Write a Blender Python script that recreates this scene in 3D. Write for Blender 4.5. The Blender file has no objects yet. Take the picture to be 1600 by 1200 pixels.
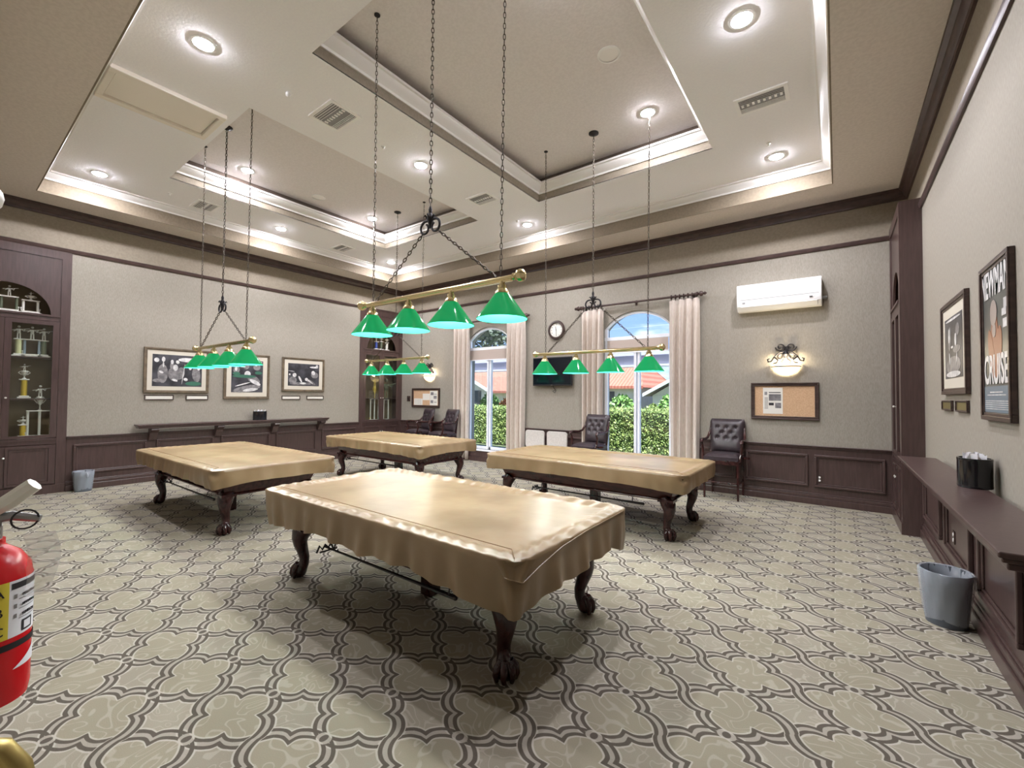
import bpy, math, random
from mathutils import Vector, Matrix
random.seed(7)
PI = math.pi
C = bpy.context.scene.collection
sc = bpy.context.scene

# ------------------------------------------------------------------ helpers
def lin(c):
    return tuple(((v/255)/12.92 if v/255 <= .04045 else ((v/255+.055)/1.055)**2.4) for v in c) + (1.0,)

class MB:
    """collects shapes and links them as ONE mesh object"""
    def __init__(s): s.v = []; s.f = []
    def add(s, vs, fs):
        b = len(s.v); s.v += [tuple(p) for p in vs]; s.f += [tuple(i+b for i in f) for f in fs]; return s
    def box(s, x0, x1, y0, y1, z0, z1):
        if x0 > x1: x0, x1 = x1, x0
        if y0 > y1: y0, y1 = y1, y0
        if z0 > z1: z0, z1 = z1, z0
        vs = [(x, y, z) for z in (z0, z1) for y in (y0, y1) for x in (x0, x1)]
        return s.add(vs, [(0,2,3,1),(4,5,7,6),(0,1,5,4),(2,6,7,3),(0,4,6,2),(1,3,7,5)])
    def hexa(s, lo, hi):          # two quads, matching order
        n = len(lo)
        fs = [tuple(reversed(range(n))), tuple(range(n, 2*n))]
        fs += [(i, (i+1) % n, n+(i+1) % n, n+i) for i in range(n)]
        return s.add(list(lo)+list(hi), fs)
    def prism(s, poly, axis, a, b):   # 2D polygon extruded along an axis
        def P(p, t): return {'x': (t, p[0], p[1]), 'y': (p[0], t, p[1]), 'z': (p[0], p[1], t)}[axis]
        return s.hexa([P(p, a) for p in poly], [P(p, b) for p in poly])
    def lathe(s, prof, n=20, c=(0,0,0), axis='z', a0=0, a1=2*PI, sx=1, sy=1, caps=True):
        full = abs(a1-a0-2*PI) < 1e-6
        m = n if full else n+1
        vs = []
        for r, h in prof:
            for i in range(m):
                a = a0+(a1-a0)*i/n
                x, y = r*math.cos(a)*sx, r*math.sin(a)*sy
                p = {'z': (x, y, h), 'y': (x, h, y), 'x': (h, x, y)}[axis]
                vs.append((p[0]+c[0], p[1]+c[1], p[2]+c[2]))
        fs = []
        for k in range(len(prof)-1):
            for i in range(n):
                j = (i+1) % m
                fs.append((k*m+i, k*m+j, (k+1)*m+j, (k+1)*m+i))
        if full and caps:
            if prof[0][0] > 1e-5: fs.append(tuple(reversed(range(m))))
            if prof[-1][0] > 1e-5: fs.append(tuple((len(prof)-1)*m+i for i in range(m)))
        return s.add(vs, fs)
    def shell(s, prof, n=24, c=(0,0,0)):   # open lathe, no caps
        vs = []; m = n
        for r, h in prof:
            for i in range(m):
                a = 2*PI*i/n; vs.append((c[0]+r*math.cos(a), c[1]+r*math.sin(a), c[2]+h))
        fs = [(k*m+i, k*m+(i+1) % m, (k+1)*m+(i+1) % m, (k+1)*m+i) for k in range(len(prof)-1) for i in range(m)]
        return s.add(vs, fs)
    def tube(s, pts, r, n=8, closed=False, flat=None):
        pts = [Vector(p) for p in pts]; N = len(pts)
        rs = r if isinstance(r, (list, tuple)) else [r]*N
        vs = []; up = Vector((0, 0, 1)); prev = None
        for i, p in enumerate(pts):
            a = pts[(i-1) % N] if (closed or i > 0) else p
            b = pts[(i+1) % N] if (closed or i < N-1) else p
            t = (b-a).normalized()
            if prev is None:
                u = t.cross(up)
                if u.length < .05: u = t.cross(Vector((1, 0, 0)))
                u.normalize()
            else:
                u = (prev - t*prev.dot(t)).normalized()
            prev = u; w = t.cross(u)
            for k in range(n):
                an = 2*PI*(k+.5)/n
                vs.append(p + (u*math.cos(an)*(flat or 1) + w*math.sin(an))*rs[i])
        fs = []
        for i in range(N if closed else N-1):
            j = (i+1) % N
            for k in range(n):
                l = (k+1) % n
                fs.append((i*n+k, i*n+l, j*n+l, j*n+k))
        if not closed:
            fs += [tuple(reversed(range(n))), tuple((N-1)*n+k for k in range(n))]
        return s.add(vs, fs)
    def ball(s, c, r, n=14, sx=1, sy=1, sz=1):
        prof = [(max(r*math.sin(PI*k/8), 1e-6), -r*math.cos(PI*k/8)*sz) for k in range(9)]
        return s.lathe(prof, n, c, sx=sx, sy=sy)
    def grid(s, fn, nu, nv):
        vs = [fn(i/nu, j/nv) for j in range(nv+1) for i in range(nu+1)]
        return s.add(vs, [(j*(nu+1)+i, j*(nu+1)+i+1, (j+1)*(nu+1)+i+1, (j+1)*(nu+1)+i) for j in range(nv) for i in range(nu)])
    def xf(s, M):
        s.v = [tuple(M @ Vector(p)) for p in s.v]; return s
    def build(s, name, mat, parent=None, smooth=35, bevel=0, solid=0):
        me = bpy.data.meshes.new(name); me.from_pydata(s.v, [], s.f); me.materials.append(mat)
        me.validate(); 
        import bmesh
        bm = bmesh.new(); bm.from_mesh(me); bmesh.ops.recalc_face_normals(bm, faces=bm.faces); bm.to_mesh(me); bm.free()
        if smooth:
            me.polygons.foreach_set('use_smooth', [True]*len(me.polygons)); me.set_sharp_from_angle(angle=math.radians(smooth))
        o = bpy.data.objects.new(name, me); C.objects.link(o)
        if parent: o.parent = parent
        if solid:
            m = o.modifiers.new('thick', 'SOLIDIFY'); m.thickness = solid; m.offset = 0
        if bevel:
            m = o.modifiers.new('edge', 'BEVEL'); m.width = bevel; m.segments = 2; m.limit_method = 'ANGLE'; m.harden_normals = False
        return o

def tag(o, label, cat, group=None, kind=None):
    o['label'] = label; o['category'] = cat
    if group: o['group'] = group
    if kind: o['kind'] = kind
    return o
def thing(name, label, cat, loc=(0,0,0), rz=0, group=None):
    o = bpy.data.objects.new(name, None); C.objects.link(o); o.empty_display_size = .1
    o.location = loc; o.rotation_euler = (0, 0, rz); return tag(o, label, cat, group)
def struct(name, mb, mat, **k):
    o = mb.build(name, mat, **k); o['kind'] = 'structure'; return o
def copy_tree(o, parent=None):
    c = o.copy(); C.objects.link(c); c.parent = parent
    for ch in list(o.children): copy_tree(ch, c)
    return c
def dup(root, label, loc, rz=None):
    c = copy_tree(root); c.location = loc; c['label'] = label
    if rz is not None: c.rotation_euler = (0, 0, rz)
    return c
def textobj(name, body, size, mat, M, parent=None, sx=1, ext=.0008, bold=0):
    cu = bpy.data.curves.new(name, 'FONT'); cu.body = body; cu.size = size; cu.extrude = ext; cu.offset = bold
    cu.align_x = 'CENTER'; cu.align_y = 'CENTER'; cu.materials.append(mat)
    tmp = bpy.data.objects.new('tmp_text', cu); C.objects.link(tmp); bpy.context.view_layer.update()
    me = bpy.data.meshes.new_from_object(tmp.evaluated_get(bpy.context.evaluated_depsgraph_get())); me.name = name
    bpy.data.objects.remove(tmp); bpy.data.curves.remove(cu)
    o = bpy.data.objects.new(name, me); C.objects.link(o)
    if parent: o.parent = parent
    o.matrix_local = M @ Matrix.Diagonal((sx, 1, 1, 1)); return o
def lamp(name, kind, loc, energy, color, parent=None, **k):
    L = bpy.data.lights.new(name, kind); L.energy = energy; L.color = color[:3]
    for a, b in k.items(): setattr(L, a, b)
    o = bpy.data.objects.new(name, L); C.objects.link(o); o.location = loc
    if parent: o.parent = parent
    return o

# ------------------------------------------------------------------ materials
class X:
    def __init__(s, nt, sock): s.nt = nt; s.s = sock
    def op(s, o, b=None, c=None):
        n = s.nt.nodes.new('ShaderNodeMath'); n.operation = o
        for i, q in enumerate((s, b, c)):
            if q is None: continue
            if isinstance(q, X): s.nt.links.new(q.s, n.inputs[i])
            else: n.inputs[i].default_value = q
        return X(s.nt, n.outputs[0])
    def __add__(s, b): return s.op('ADD', b)
    def __sub__(s, b): return s.op('SUBTRACT', b)
    def __mul__(s, b): return s.op('MULTIPLY', b)
    __radd__ = __add__; __rmul__ = __mul__
    def abs(s): return s.op('ABSOLUTE')
    def lt(s, b): return s.op('LESS_THAN', b)
    def gt(s, b): return s.op('GREATER_THAN', b)
    def step(s, a, b):     # smoothstep a..b
        n = s.nt.nodes.new('ShaderNodeMapRange'); n.interpolation_type = 'SMOOTHSTEP'
        s.nt.links.new(s.s, n.inputs[0]); n.inputs[1].default_value = a; n.inputs[2].default_value = b
        return X(s.nt, n.outputs[0])
    def inv(s): return s.op('MULTIPLY_ADD', -1.0, 1.0)

class Mat:
    def __init__(s, name, col=(128,128,128), rough=.5, metal=0, spec=.5, **k):
        s.m = bpy.data.materials.new(name); s.m.use_nodes = True
        s.nt = s.m.node_tree; s.b = s.nt.nodes['Principled BSDF']
        s.b.inputs['Base Color'].default_value = lin(col); s.b.inputs['Roughness'].default_value = rough
        s.b.inputs['Metallic'].default_value = metal; s.b.inputs['Specular IOR Level'].default_value = spec
        for a, v in k.items(): s.b.inputs[a.replace('_', ' ')].default_value = v
        s._tc = None
    def coord(s, which='Object', scale=(1,1,1)):
        n = s.nt.nodes.new('ShaderNodeTexCoord'); mp = s.nt.nodes.new('ShaderNodeMapping')
        mp.inputs['Scale'].default_value = scale; s.nt.links.new(n.outputs[which], mp.inputs[0]); return mp.outputs[0]
    def xyz(s, which='Object'):
        n = s.nt.nodes.new('ShaderNodeTexCoord'); q = s.nt.nodes.new('ShaderNodeSeparateXYZ')
        s.nt.links.new(n.outputs[which], q.inputs[0]); return [X(s.nt, q.outputs[i]) for i in range(3)]
    def noise(s, scale, vscale=(1,1,1), detail=4, rough=.5, dist=0, which='Object'):
        n = s.nt.nodes.new('ShaderNodeTexNoise'); n.inputs['Scale'].default_value = scale
        n.inputs['Detail'].default_value = detail; n.inputs['Roughness'].default_value = rough; n.inputs['Distortion'].default_value = dist
        s.nt.links.new(s.coord(which, vscale), n.inputs['Vector']); return X(s.nt, n.outputs[0])
    def mix(s, fac, a, b):
        n = s.nt.nodes.new('ShaderNodeMix'); n.data_type = 'RGBA'
        s.nt.links.new(fac.s, n.inputs[0])
        for i, q in ((6, a), (7, b)):
            if isinstance(q, tuple): n.inputs[i].default_value = lin(q)
            else: s.nt.links.new(q, n.inputs[i])
        return n.outputs[2]
    def color(s, sock): s.nt.links.new(sock, s.b.inputs['Base Color']); return s
    def bump(s, h, strength=.2, dist=.01):
        n = s.nt.nodes.new('ShaderNodeBump'); n.inputs['Strength'].default_value = strength; n.inputs['Distance'].default_value = dist
        s.nt.links.new(h.s, n.inputs['Height']); s.nt.links.new(n.outputs[0], s.b.inputs['Normal']); return s
    def emit(s, col, st):
        s.b.inputs['Emission Color'].default_value = lin(col); s.b.inputs['Emission Strength'].default_value = st; return s

def mottled(name, a, b, scale, vs=(1,1,1), rough=.6, lo=.35, hi=.65, bump=0, spec=.5, **k):
    M = Mat(name, a, rough, spec=spec, **k); n = M.noise(scale, vs)
    M.color(M.mix(n.step(lo, hi), a, b))
    if bump: M.bump(n, bump)
    return M.m

wallpaper = mottled('wallpaper', (145,139,127), (157,151,139), 16, (9,9,1.6), .8, bump=.03)
tan_paint = mottled('tan paint', (212,203,194), (220,211,202), 30, rough=.8, bump=.12)
frieze_paint = mottled('frieze paint', (136,126,110), (144,134,118), 30, rough=.8, bump=.12)
mid_paint = mottled('light ceiling paint', (250,250,253), (253,253,255), 40, rough=.85, bump=.15)
taupe_paint = mottled('taupe ceiling paint', (232,227,226), (238,233,232), 35, rough=.8, bump=.2)
white_trim = Mat('white trim', (232,230,226), .4).m
taupe_shadow = Mat('taupe with shadow painted in', (100,88,78), .85).m  # shadow behind the crown lip, put into the tray wall colour
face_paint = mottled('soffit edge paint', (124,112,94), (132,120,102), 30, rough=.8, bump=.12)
wood = mottled('dark brown stained wood', (72,56,53), (80,63,60), 5, (8,8,.8), .3)
wood_h = mottled('dark brown rail wood', (62,46,43), (76,58,54), 4, (2,2,6), .4)
mahogany = mottled('mahogany', (52,26,24), (72,36,32), 6, (1,4,4), .22)
leg_wood = mottled('dark mahogany legs', (40,20,20), (58,30,28), 8, (2,2,1), .2)
black_wood = Mat('black lacquer', (28,25,27), .25).m
brass = Mat('polished brass', (222,206,160), .2, 1).m
black_iron = Mat('black wrought iron', (52,50,52), .5, .6).m
chain_mat = Mat('dark bronze chain', (84,76,66), .45, .7).m
white_plastic = Mat('white plastic', (246,246,244), .35).m
white_paint_metal = Mat('white painted metal', (255,255,255), .4).m
grey_metal = Mat('grey metal', (150,150,150), .4, .6).m
dark_grey = Mat('dark grey', (62,62,66), .6).m
black_gloss = Mat('black gloss', (22,22,26), .12).m
black_matte = Mat('black matte', (24,23,25), .6).m
leather = mottled('dark brown leather', (48,40,44), (58,48,52), 12, rough=.33, bump=.1)
cork = mottled('cork', (196,160,124), (208,174,138), 60, rough=.9)
paper = Mat('paper', (226,224,214), .8).m
paper_cream = Mat('cream mat board', (206,200,184), .8).m
olive_panel = Mat('olive cabinet lining', (128,114,90), .7).m
frame_bronze = mottled('bronze brown frame', (92,80,64), (112,98,78), 10, rough=.4)
frame_dark = mottled('dark walnut frame', (58,44,40), (74,58,52), 8, (1,1,3), .35)
photo_dark = mottled('photograph dark tones', (38,38,44), (74,74,80), 5, rough=.4)
photo_mid = mottled('photograph mid tones', (104,102,104), (142,140,140), 14, rough=.4)
photo_light = mottled('photograph light tones', (190,190,190), (226,226,224), 14, rough=.4)
photo_green = Mat('photograph green table', (58,108,88), .4).m
grey_board = mottled('light grey fabric', (186,180,174), (196,190,184), 30, rough=.8)
curtain_mat = mottled('oatmeal curtain cloth', (200,188,176), (208,197,186), 40, (1,1,.3), .9)
shade_cloth = Mat('taupe shade cloth', (186,172,162), .9).m
win_frame = Mat('white window frame', (236,240,246), .4).m
gold_cup = Mat('gold metal', (230,204,104), .25, .4).m
gold_col = Mat('gold foil column', (214,184,70), .35, .3).m
silver = Mat('silver metal', (232,232,224), .3, .2).m
blue_col = Mat('blue foil column', (70,92,170), .35, .2).m
pale_col = Mat('pale gold column', (212,214,168), .4, .1).m
green_col = Mat('green grey column', (96,104,84), .4, .1).m
steel_col = Mat('pale blue column', (150,166,178), .4, .1).m
marble = Mat('white marble', (224,222,214), .4).m
red_paint = Mat('red enamel', (200,22,30), .25).m
label_yellow = Mat('yellow label', (222,206,70), .5).m
label_white = Mat('white label', (228,230,234), .5).m
ink = Mat('ink', (38,36,40), .7).m
clear_plastic = Mat('clear plastic', (230,230,230), .15, Alpha=.35).m
bag_mat = Mat('clear bin liner', (196,204,214), .2, Alpha=.38).m
bin_mat = Mat('grey plastic bin', (84,90,98), .45).m
screen_mat = Mat('television screen', (14,20,28), .08).m
tissue_mat = Mat('white tissue', (240,240,244), .9).m
brass_handle = Mat('satin brass', (196,176,112), .35, .8).m
grey_vent = Mat('grey vent interior', (150,150,152), .6).m

def glass_mat(name, tint=(240,246,250), gl=.06):
    m = bpy.data.materials.new(name); m.use_nodes = True; nt = m.node_tree; nt.nodes.clear()
    o = nt.nodes.new('ShaderNodeOutputMaterial'); mx = nt.nodes.new('ShaderNodeMixShader')
    t = nt.nodes.new('ShaderNodeBsdfTransparent'); g = nt.nodes.new('ShaderNodeBsdfGlossy')
    t.inputs[0].default_value = lin(tint); g.inputs['Roughness'].default_value = .03; mx.inputs[0].default_value = gl
    nt.links.new(t.outputs[0], mx.inputs[1]); nt.links.new(g.outputs[0], mx.inputs[2]); nt.links.new(mx.outputs[0], o.inputs[0]); return m
glass = glass_mat('window glass'); case_glass = glass_mat('cabinet glass', (248,250,248), .05)

# tan vinyl of the table covers
M_ = Mat('tan vinyl cover', (138,117,87), .33, spec=.6)
n1 = M_.noise(5, detail=5); n2 = M_.noise(3.2, (1,1,1), 2)
M_.color(M_.mix(n2.step(.3, .7), (130,108,77), (147,125,94))); M_.bump(n1, .14, .02); cover_mat = M_.m

# shade: green cased glass, lit from within
def shade_mats():
    m = bpy.data.materials.new('green cased glass'); m.use_nodes = True; nt = m.node_tree; nt.nodes.clear()
    o = nt.nodes.new('ShaderNodeOutputMaterial'); mx = nt.nodes.new('ShaderNodeMixShader'); ad = nt.nodes.new('ShaderNodeAddShader')
    p = nt.nodes.new('ShaderNodeBsdfPrincipled'); p.inputs['Base Color'].default_value = lin((24,128,80)); p.inputs['Roughness'].default_value = .08
    tr = nt.nodes.new('ShaderNodeBsdfTranslucent'); tr.inputs[0].default_value = lin((44,180,116))
    em = nt.nodes.new('ShaderNodeEmission'); em.inputs[0].default_value = lin((30,200,110)); em.inputs[1].default_value = .09
    mx.inputs[0].default_value = .45
    nt.links.new(p.outputs[0], mx.inputs[1]); nt.links.new(tr.outputs[0], mx.inputs[2])
    nt.links.new(mx.outputs[0], ad.inputs[0]); nt.links.new(em.outputs[0], ad.inputs[1]); nt.links.new(ad.outputs[0], o.inputs[0])
    inner = Mat('aqua lit glass lining', (24,112,98), .5).emit((78,222,198), .40).m
    return m, inner
green_glass, aqua_inner = shade_mats()
lens_mat = Mat('lit downlight lens', (255,255,255), .5).emit((248,246,255), 540).m
bowl_mat = Mat('lit alabaster bowl', (250,236,214), .5).emit((255,226,180), 1.3).m

# carpet : woven trellis of double ribbons with quatrefoils
def carpet():
    M = Mat('patterned carpet', rough=.95, spec=.1)
    x, y, z = M.xyz()
    wob = M.noise(9, detail=2)
    x = x + (wob-.5)*.012; y = y + (wob-.5)*-.012
    a = (x+3.027)*(1/.515); b = (y-.785)*(1/.402)
    p = a+b; q = b-a
    fp = p.op('FLOOR'); fq = q.op('FLOOR'); rp = (p+.5).op('FLOOR'); rq = (q+.5).op('FLOOR')
    def wave(t):
        s2 = (t*(2*PI)).op('SINE').abs().op('POWER', .75); s1 = (t*PI).op('SINE').abs()
        d = t-.5; notch = (d*d*-260.0).op('EXPONENT')
        return s2*.082 + s1*.028 - notch*.035
    def par(i, j): return (i+j).op('FLOORED_MODULO', 2.0)      # 0 or 1
    sp = par(rp, fq)*2.0-1.0; sq = par(fp, rq)*2.0-1.0
    ep = (p-rp - sp*wave(q-fq)).abs(); eq = (q-rq - sq*wave(p-fp)).abs()
    dp = (p-rp).abs(); dq = (q-rq).abs()
    node = par(rp, rq)                                         # 0: knot, 1: plain crossing
    def bead(t):
        d = t-.5; return (d*d*-160.0).op('EXPONENT')*.028
    bp = bead(q-fq); bq = bead(p-fp)
    def stroke(e, b): return e.step(.030, .042)*(e-b).step(.106, .094)
    def edge(e, b): return (e-b).step(.096, .108)*(e-b).step(.140, .126)
    def band(e): return e.step(.042, .030)
    under = (node.gt(.5))*ep.lt(.115)*dq.lt(.2)
    kp = p-rp; kq = q-rq
    rr = (kp*kp+kq*kq).op('SQRT')
    kn = node.lt(.5)*rr.step(.125, .11)
    sP = stroke(ep, bp); sQ = stroke(eq, bq)*under.inv()
    dark = sP.op('MAXIMUM', sQ)*kn.inv()
    light = edge(ep, bp).op('MAXIMUM', edge(eq, bq)*under.inv())*dark.inv()
    bnd = band(ep).op('MAXIMUM', band(eq)).op('MAXIMUM', kn)*dark.inv()
    u_ = (kp+kq)*(1/.11); v_ = (kp-kq)*(1/.075)
    oval = node.lt(.5)*(u_*u_+v_*v_).step(1.15, .85)
    # faint scrolls in the field
    sw = M.noise(3.6, detail=1, dist=1.6)
    rings = ((sw*44.0).op('SINE')).step(.72, .96)
    fine = M.noise(220, detail=2); soft = M.noise(1.7, detail=2)
    field = M.mix(soft.step(.3, .7), (145,139,125), (157,151,136))
    quat = par(fp, fq)
    field = M.mix(quat.lt(.5)*.6, field, (146,140,120))
    field = M.mix(rings*.5, field, (178,172,158))
    c = M.mix(bnd*.85, field, (160,154,144))
    c = M.mix(light*.75, c, (188,182,172))
    c = M.mix(dark*.92, c, (76,70,64))
    c = M.mix(oval*.92, c, (76,70,64))
    c = M.mix(fine.step(.3, .8)*.22, c, (120,114,100))
    M.color(c); M.bump(fine, .3, .004)
    return M.m
carpet_mat = carpet()

def tiles(name, a, b):
    M = Mat(name, a, .8); x, y, z = M.xyz(); w = ((x*24.0).op('SINE')*.5+.5)*.6 + M.noise(3)*.5
    M.color(M.mix(w.step(.2, .9), a, b)); return M.m
roof_tile = tiles('clay roof tile', (160,88,70), (188,118,98))
roof_grey = tiles('grey roof tile', (104,98,100), (126,120,120))
stucco = mottled('cream stucco', (206,196,184), (214,206,196), 3, rough=.9)
lawn_mat = mottled('lawn', (92,104,72), (112,122,88), 6, rough=.9)
patio_mat = mottled('pale concrete', (226,222,212), (236,232,224), 4, rough=.9)
hedge_mat = mottled('hedge leaves', (84,112,54), (170,186,106), 9, rough=.5, lo=.3, hi=.7)
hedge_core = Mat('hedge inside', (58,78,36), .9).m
shrub_mat = mottled('shrub leaves', (86,130,58), (136,176,88), 9, rough=.5)
tree_leaf = mottled('dark tree leaves', (48,60,52), (86,100,80), 6, rough=.6)
orange_leaf = mottled('orange flowers', (206,110,56), (160,130,60), 8, rough=.6)
bark = mottled('bark', (86,74,62), (110,96,82), 10, rough=.9)
lav = Mat('pale lavender paint', (206,206,224), .6).m

# ------------------------------------------------------------------ room shell
XA, XC, YB, YN = -10.287, .84, 8.35, -.03
ZW, ZR, ZC, ZS, Z1, Z2 = .91, 3.98, 4.525, 4.67, 5.0, 5.39
W1, W2 = (-7.66, -6.30), (-3.86, -2.50)
SILL, SPR, APEX, TR = .30, 3.03, 3.36, 2.83
struct('floor', MB().box(XA-.6, XC+.3, -1.5, YB+.3, -.06, 0), carpet_mat, smooth=0)

def arch(x0, x1, n=20, spr=SPR, apex=APEX):
    h = apex-spr; w = (x1-x0)/2; R = (w*w+h*h)/(2*h); cx = (x0+x1)/2; cz = apex-R
    a = math.asin(w/R)
    return [(cx+R*math.sin(-a+2*a*i/n), cz+R*math.cos(-a+2*a*i/n)) for i in range(n+1)]
wb = MB(); T = YB+.28
xs = [XA-.6, W1[0], W1[1], W2[0], W2[1], XC+.3]
for i in (0, 2, 4): wb.box(xs[i], xs[i+1], YB, T, 0, 5.0)
for (a, b) in (W1, W2):
    wb.box(a, b, YB, T, 0, SILL)
    ar = arch(a, b)
    for (p, q) in zip(ar, ar[1:]):
        wb.hexa([(p[0], YB, p[1]), (q[0], YB, q[1]), (q[0], YB, 5.0), (p[0], YB, 5.0)],
                [(p[0], T, p[1]), (q[0], T, q[1]), (q[0], T, 5.0), (p[0], T, 5.0)])
struct('wall_back', wb, wallpaper, smooth=0)
CA0, CA1 = 1.406, 6.93           # cabinet limits on the picture wall
struct('wall_left', MB().box(XA-.15, XA, CA0, CA1, 0, 5.0).box(XA-.6, XA-.45, -.2, YB, 0, 5.0).box(XA-.6, XA, -.2, CA0, ZR+.02, 5.0).box(XA-.6, XA, CA1, YB, ZR+.02, 5.0), wallpaper, smooth=0)
struct('wall_right', MB().box(XC, XC+.3, -1.5, YB, 0, 5.0), wallpaper, smooth=0)
struct('wall_front', MB().box(XA-.6, -.95, YN-.2, YN, 0, 5.0).box(-.95, XC, YN-.2, YN, 2.6, 5.0).box(-1.15, XC, -1.7, -1.5, 0, 5).box(-1.15, -.95, -1.5, YN-.2, 0, 5.0), wallpaper, smooth=0)
struct('ceiling_vestibule', MB().box(-1.15, XC, -1.5, YN-.2, 2.7, 2.8), tan_paint, smooth=0)

def ring(x0, x1, y0, y1, X0, X1, Y0, Y1, z0, z1):   # rectangular slab X.. with hole x..
    m = MB()
    m.box(X0, x0, Y0, Y1, z0, z1).box(x1, X1, Y0, Y1, z0, z1).box(x0, x1, Y0, y0, z0, z1).box(x0, x1, y1, Y1, z0, z1)
    return m
H0 = (-9.61, -.034, .913, 7.531)
T1 = (-8.327, -5.50, 2.176, 6.239); T2 = (-4.11, -1.32, 2.176, 6.239)
struct('ceiling_soffit', ring(*H0, XA-.6, XC+.3, YN-.2, YB+.3, ZS, Z1+.02), tan_paint, smooth=0)
mid = MB()
for (a, b, c, d) in ((H0[0], H0[1], H0[2], T1[2]), (H0[0], H0[1], T1[3], H0[3]), (H0[0], T1[0], T1[2], T1[3]), (T1[1], T2[0], T1[2], T1[3]), (T2[1], H0[1], T1[2], T1[3])):
    mid.box(a, b, c, d, Z1, Z1+.012)
struct('ceiling_lower', mid, mid_paint, smooth=0)
up = MB()
for t in (T1, T2): up.box(t[0]-.1, t[1]+.1, t[2]-.1, t[3]+.1, Z2, Z2+.1)
struct('ceiling_upper', up, taupe_paint, smooth=0)
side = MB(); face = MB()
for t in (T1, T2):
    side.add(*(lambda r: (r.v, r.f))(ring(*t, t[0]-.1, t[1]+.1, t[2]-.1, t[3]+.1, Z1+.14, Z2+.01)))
    face.add(*(lambda r: (r.v, r.f))(ring(*t, t[0]-.1, t[1]+.1, t[2]-.1, t[3]+.1, Z1+.001, Z1+.14)))
struct('ceiling_tray_sides', side, taupe_shadow, smooth=0); struct('ceiling_tray_edge', face, frieze_paint, smooth=0)
e_ = .004
struct('ceiling_soffit_edge', ring(H0[0]+e_, H0[1]-e_, H0[2]+e_, H0[3]-e_, H0[0]-.01, H0[1]+.01, H0[2]-.01, H0[3]+.01, ZS-.001, Z1-.05), face_paint, smooth=0)

def sweep(rect, prof, inward=1, smooth=30):
    """profile (offset, z) carried round a rectangle with mitred corners"""
    x0, x1, y0, y1 = rect; m = MB(); vs = []; n = len(prof)
    for (o, z) in prof:
        o *= inward
        vs += [(x0+o, y0+o, z), (x1-o, y0+o, z), (x1-o, y1-o, z), (x0+o, y1-o, z)]
    fs = []
    for k in range(n):
        l = (k+1) % n
        for i in range(4):
            j = (i+1) % 4
            fs.append((k*4+i, k*4+j, l*4+j, l*4+i))
    return m.add(vs, fs)
def crown(z0, h, d): return [(0, z0), (d*.15, z0), (d*.2, z0+h*.18), (d*.45, z0+h*.35), (d*.75, z0+h*.55), (d*.85, z0+h*.75), (d, z0+h*.8), (d, z0+h), (0, z0+h)]
struct('trim_1', sweep(H0, crown(Z1-.125, .125, .12)), white_trim)
struct('trim_2', sweep(T1, crown(Z1+.12, .15, .13)), white_trim)
struct('trim_3', sweep(T2, crown(Z1+.12, .15, .13)), white_trim)
ROOM = (XA, XC, YN, YB)
struct('trim_4', sweep(ROOM, [(0, ZC), (.03, ZC), (.035, ZC+.03), (.06, ZC+.05), (.075, ZC+.1), (.11, ZC+.12), (.115, ZS), (0, ZS)]), wood_h)   # cornice
struct('trim_5', sweep(ROOM, [(0, ZR-.01), (.02, ZR-.01), (.03, ZR+.01), (.035, ZR+.045), (.02, ZR+.055), (0, ZR+.055)]), wood_h)               # picture rail
struct('trim_6', sweep(ROOM, [(0, ZR+.055), (.006, ZR+.055), (.006, ZC), (0, ZC)]), frieze_paint, smooth=0)                                        # painted frieze

# wainscot (panelled dado) with baseboard
def dado(name, axis, plane, sgn, a, b, panels):
    """axis 'x': runs along x on plane y ; 'y': runs along y on plane x"""
    m = MB(); t = .035*sgn
    def bx(u0, u1, d0, d1, z0, z1):
        if axis == 'x': m.box(u0, u1, plane+d0*sgn, plane+d1*sgn, z0, z1)
        else: m.box(plane+d0*sgn, plane+d1*sgn, u0, u1, z0, z1)
    bx(a, b, 0, .02, 0, ZW-.03); bx(a, b, 0, .06, 0, .1); bx(a, b, 0, .045, .1, .15); bx(a, b, 0, .032, .15, .17)
    bx(a, b, 0, .04, ZW-.045, ZW-.02); bx(a, b, 0, .055, ZW-.02, ZW)
    z0, z1 = .27, .77
    for (u0, u1) in panels:
        w = .035
        for (d, e, inset) in ((.02, .052, 0), (.02, .036, w)):
            s_ = inset; ww = w if inset == 0 else .02
            bx(u0+s_, u1-s_, d, e, z1-s_-ww, z1-s_); bx(u0+s_, u1-s_, d, e, z0+s_, z0+s_+ww)
            bx(u0+s_, u0+s_+ww, d, e, z0+s_+ww, z1-s_-ww); bx(u1-s_-ww, u1-s_, d, e, z0+s_+ww, z1-s_-ww)
    return struct(name, m, wood, smooth=0, bevel=.007)
dado('baseboard_left', 'y', XA, 1, CA0, CA1, [(1.49, 2.46), (2.6, 3.54), (3.67, 4.64), (4.78, 5.73), (5.88, 6.84)])
dado('baseboard_right', 'y', XC, -1, -1.5, 7.15, [(.5, 1.4), (1.55, 2.4), (2.55, 3.5), (3.66, 4.53), (4.78, 5.78), (6.0, 7.0)])
dado('baseboard_back', 'x', YB, -1, XA, W1[0], [(-10.1, -9.2), (-9.05, -7.8)])
dado('baseboard_back_middle', 'x', YB, -1, W1[1], W2[0], [(-6.15, -5.15), (-5.0, -4.0)])
dado('baseboard_back_end', 'x', YB, -1, W2[1], .644, [(-2.35, -1.4), (-1.25, -.38), (-.3, .55)])
dado('baseboard_front', 'y', -.95, -1, -1.5, YN-.2, [])
m = MB()
for (a, b) in (W1, W2): m.box(a, b, YB-.03, YB, 0, SILL-.04).box(a, b, YB-.06, YB, 0, .1)
struct('baseboard_windows', m, wood, smooth=0)

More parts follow.
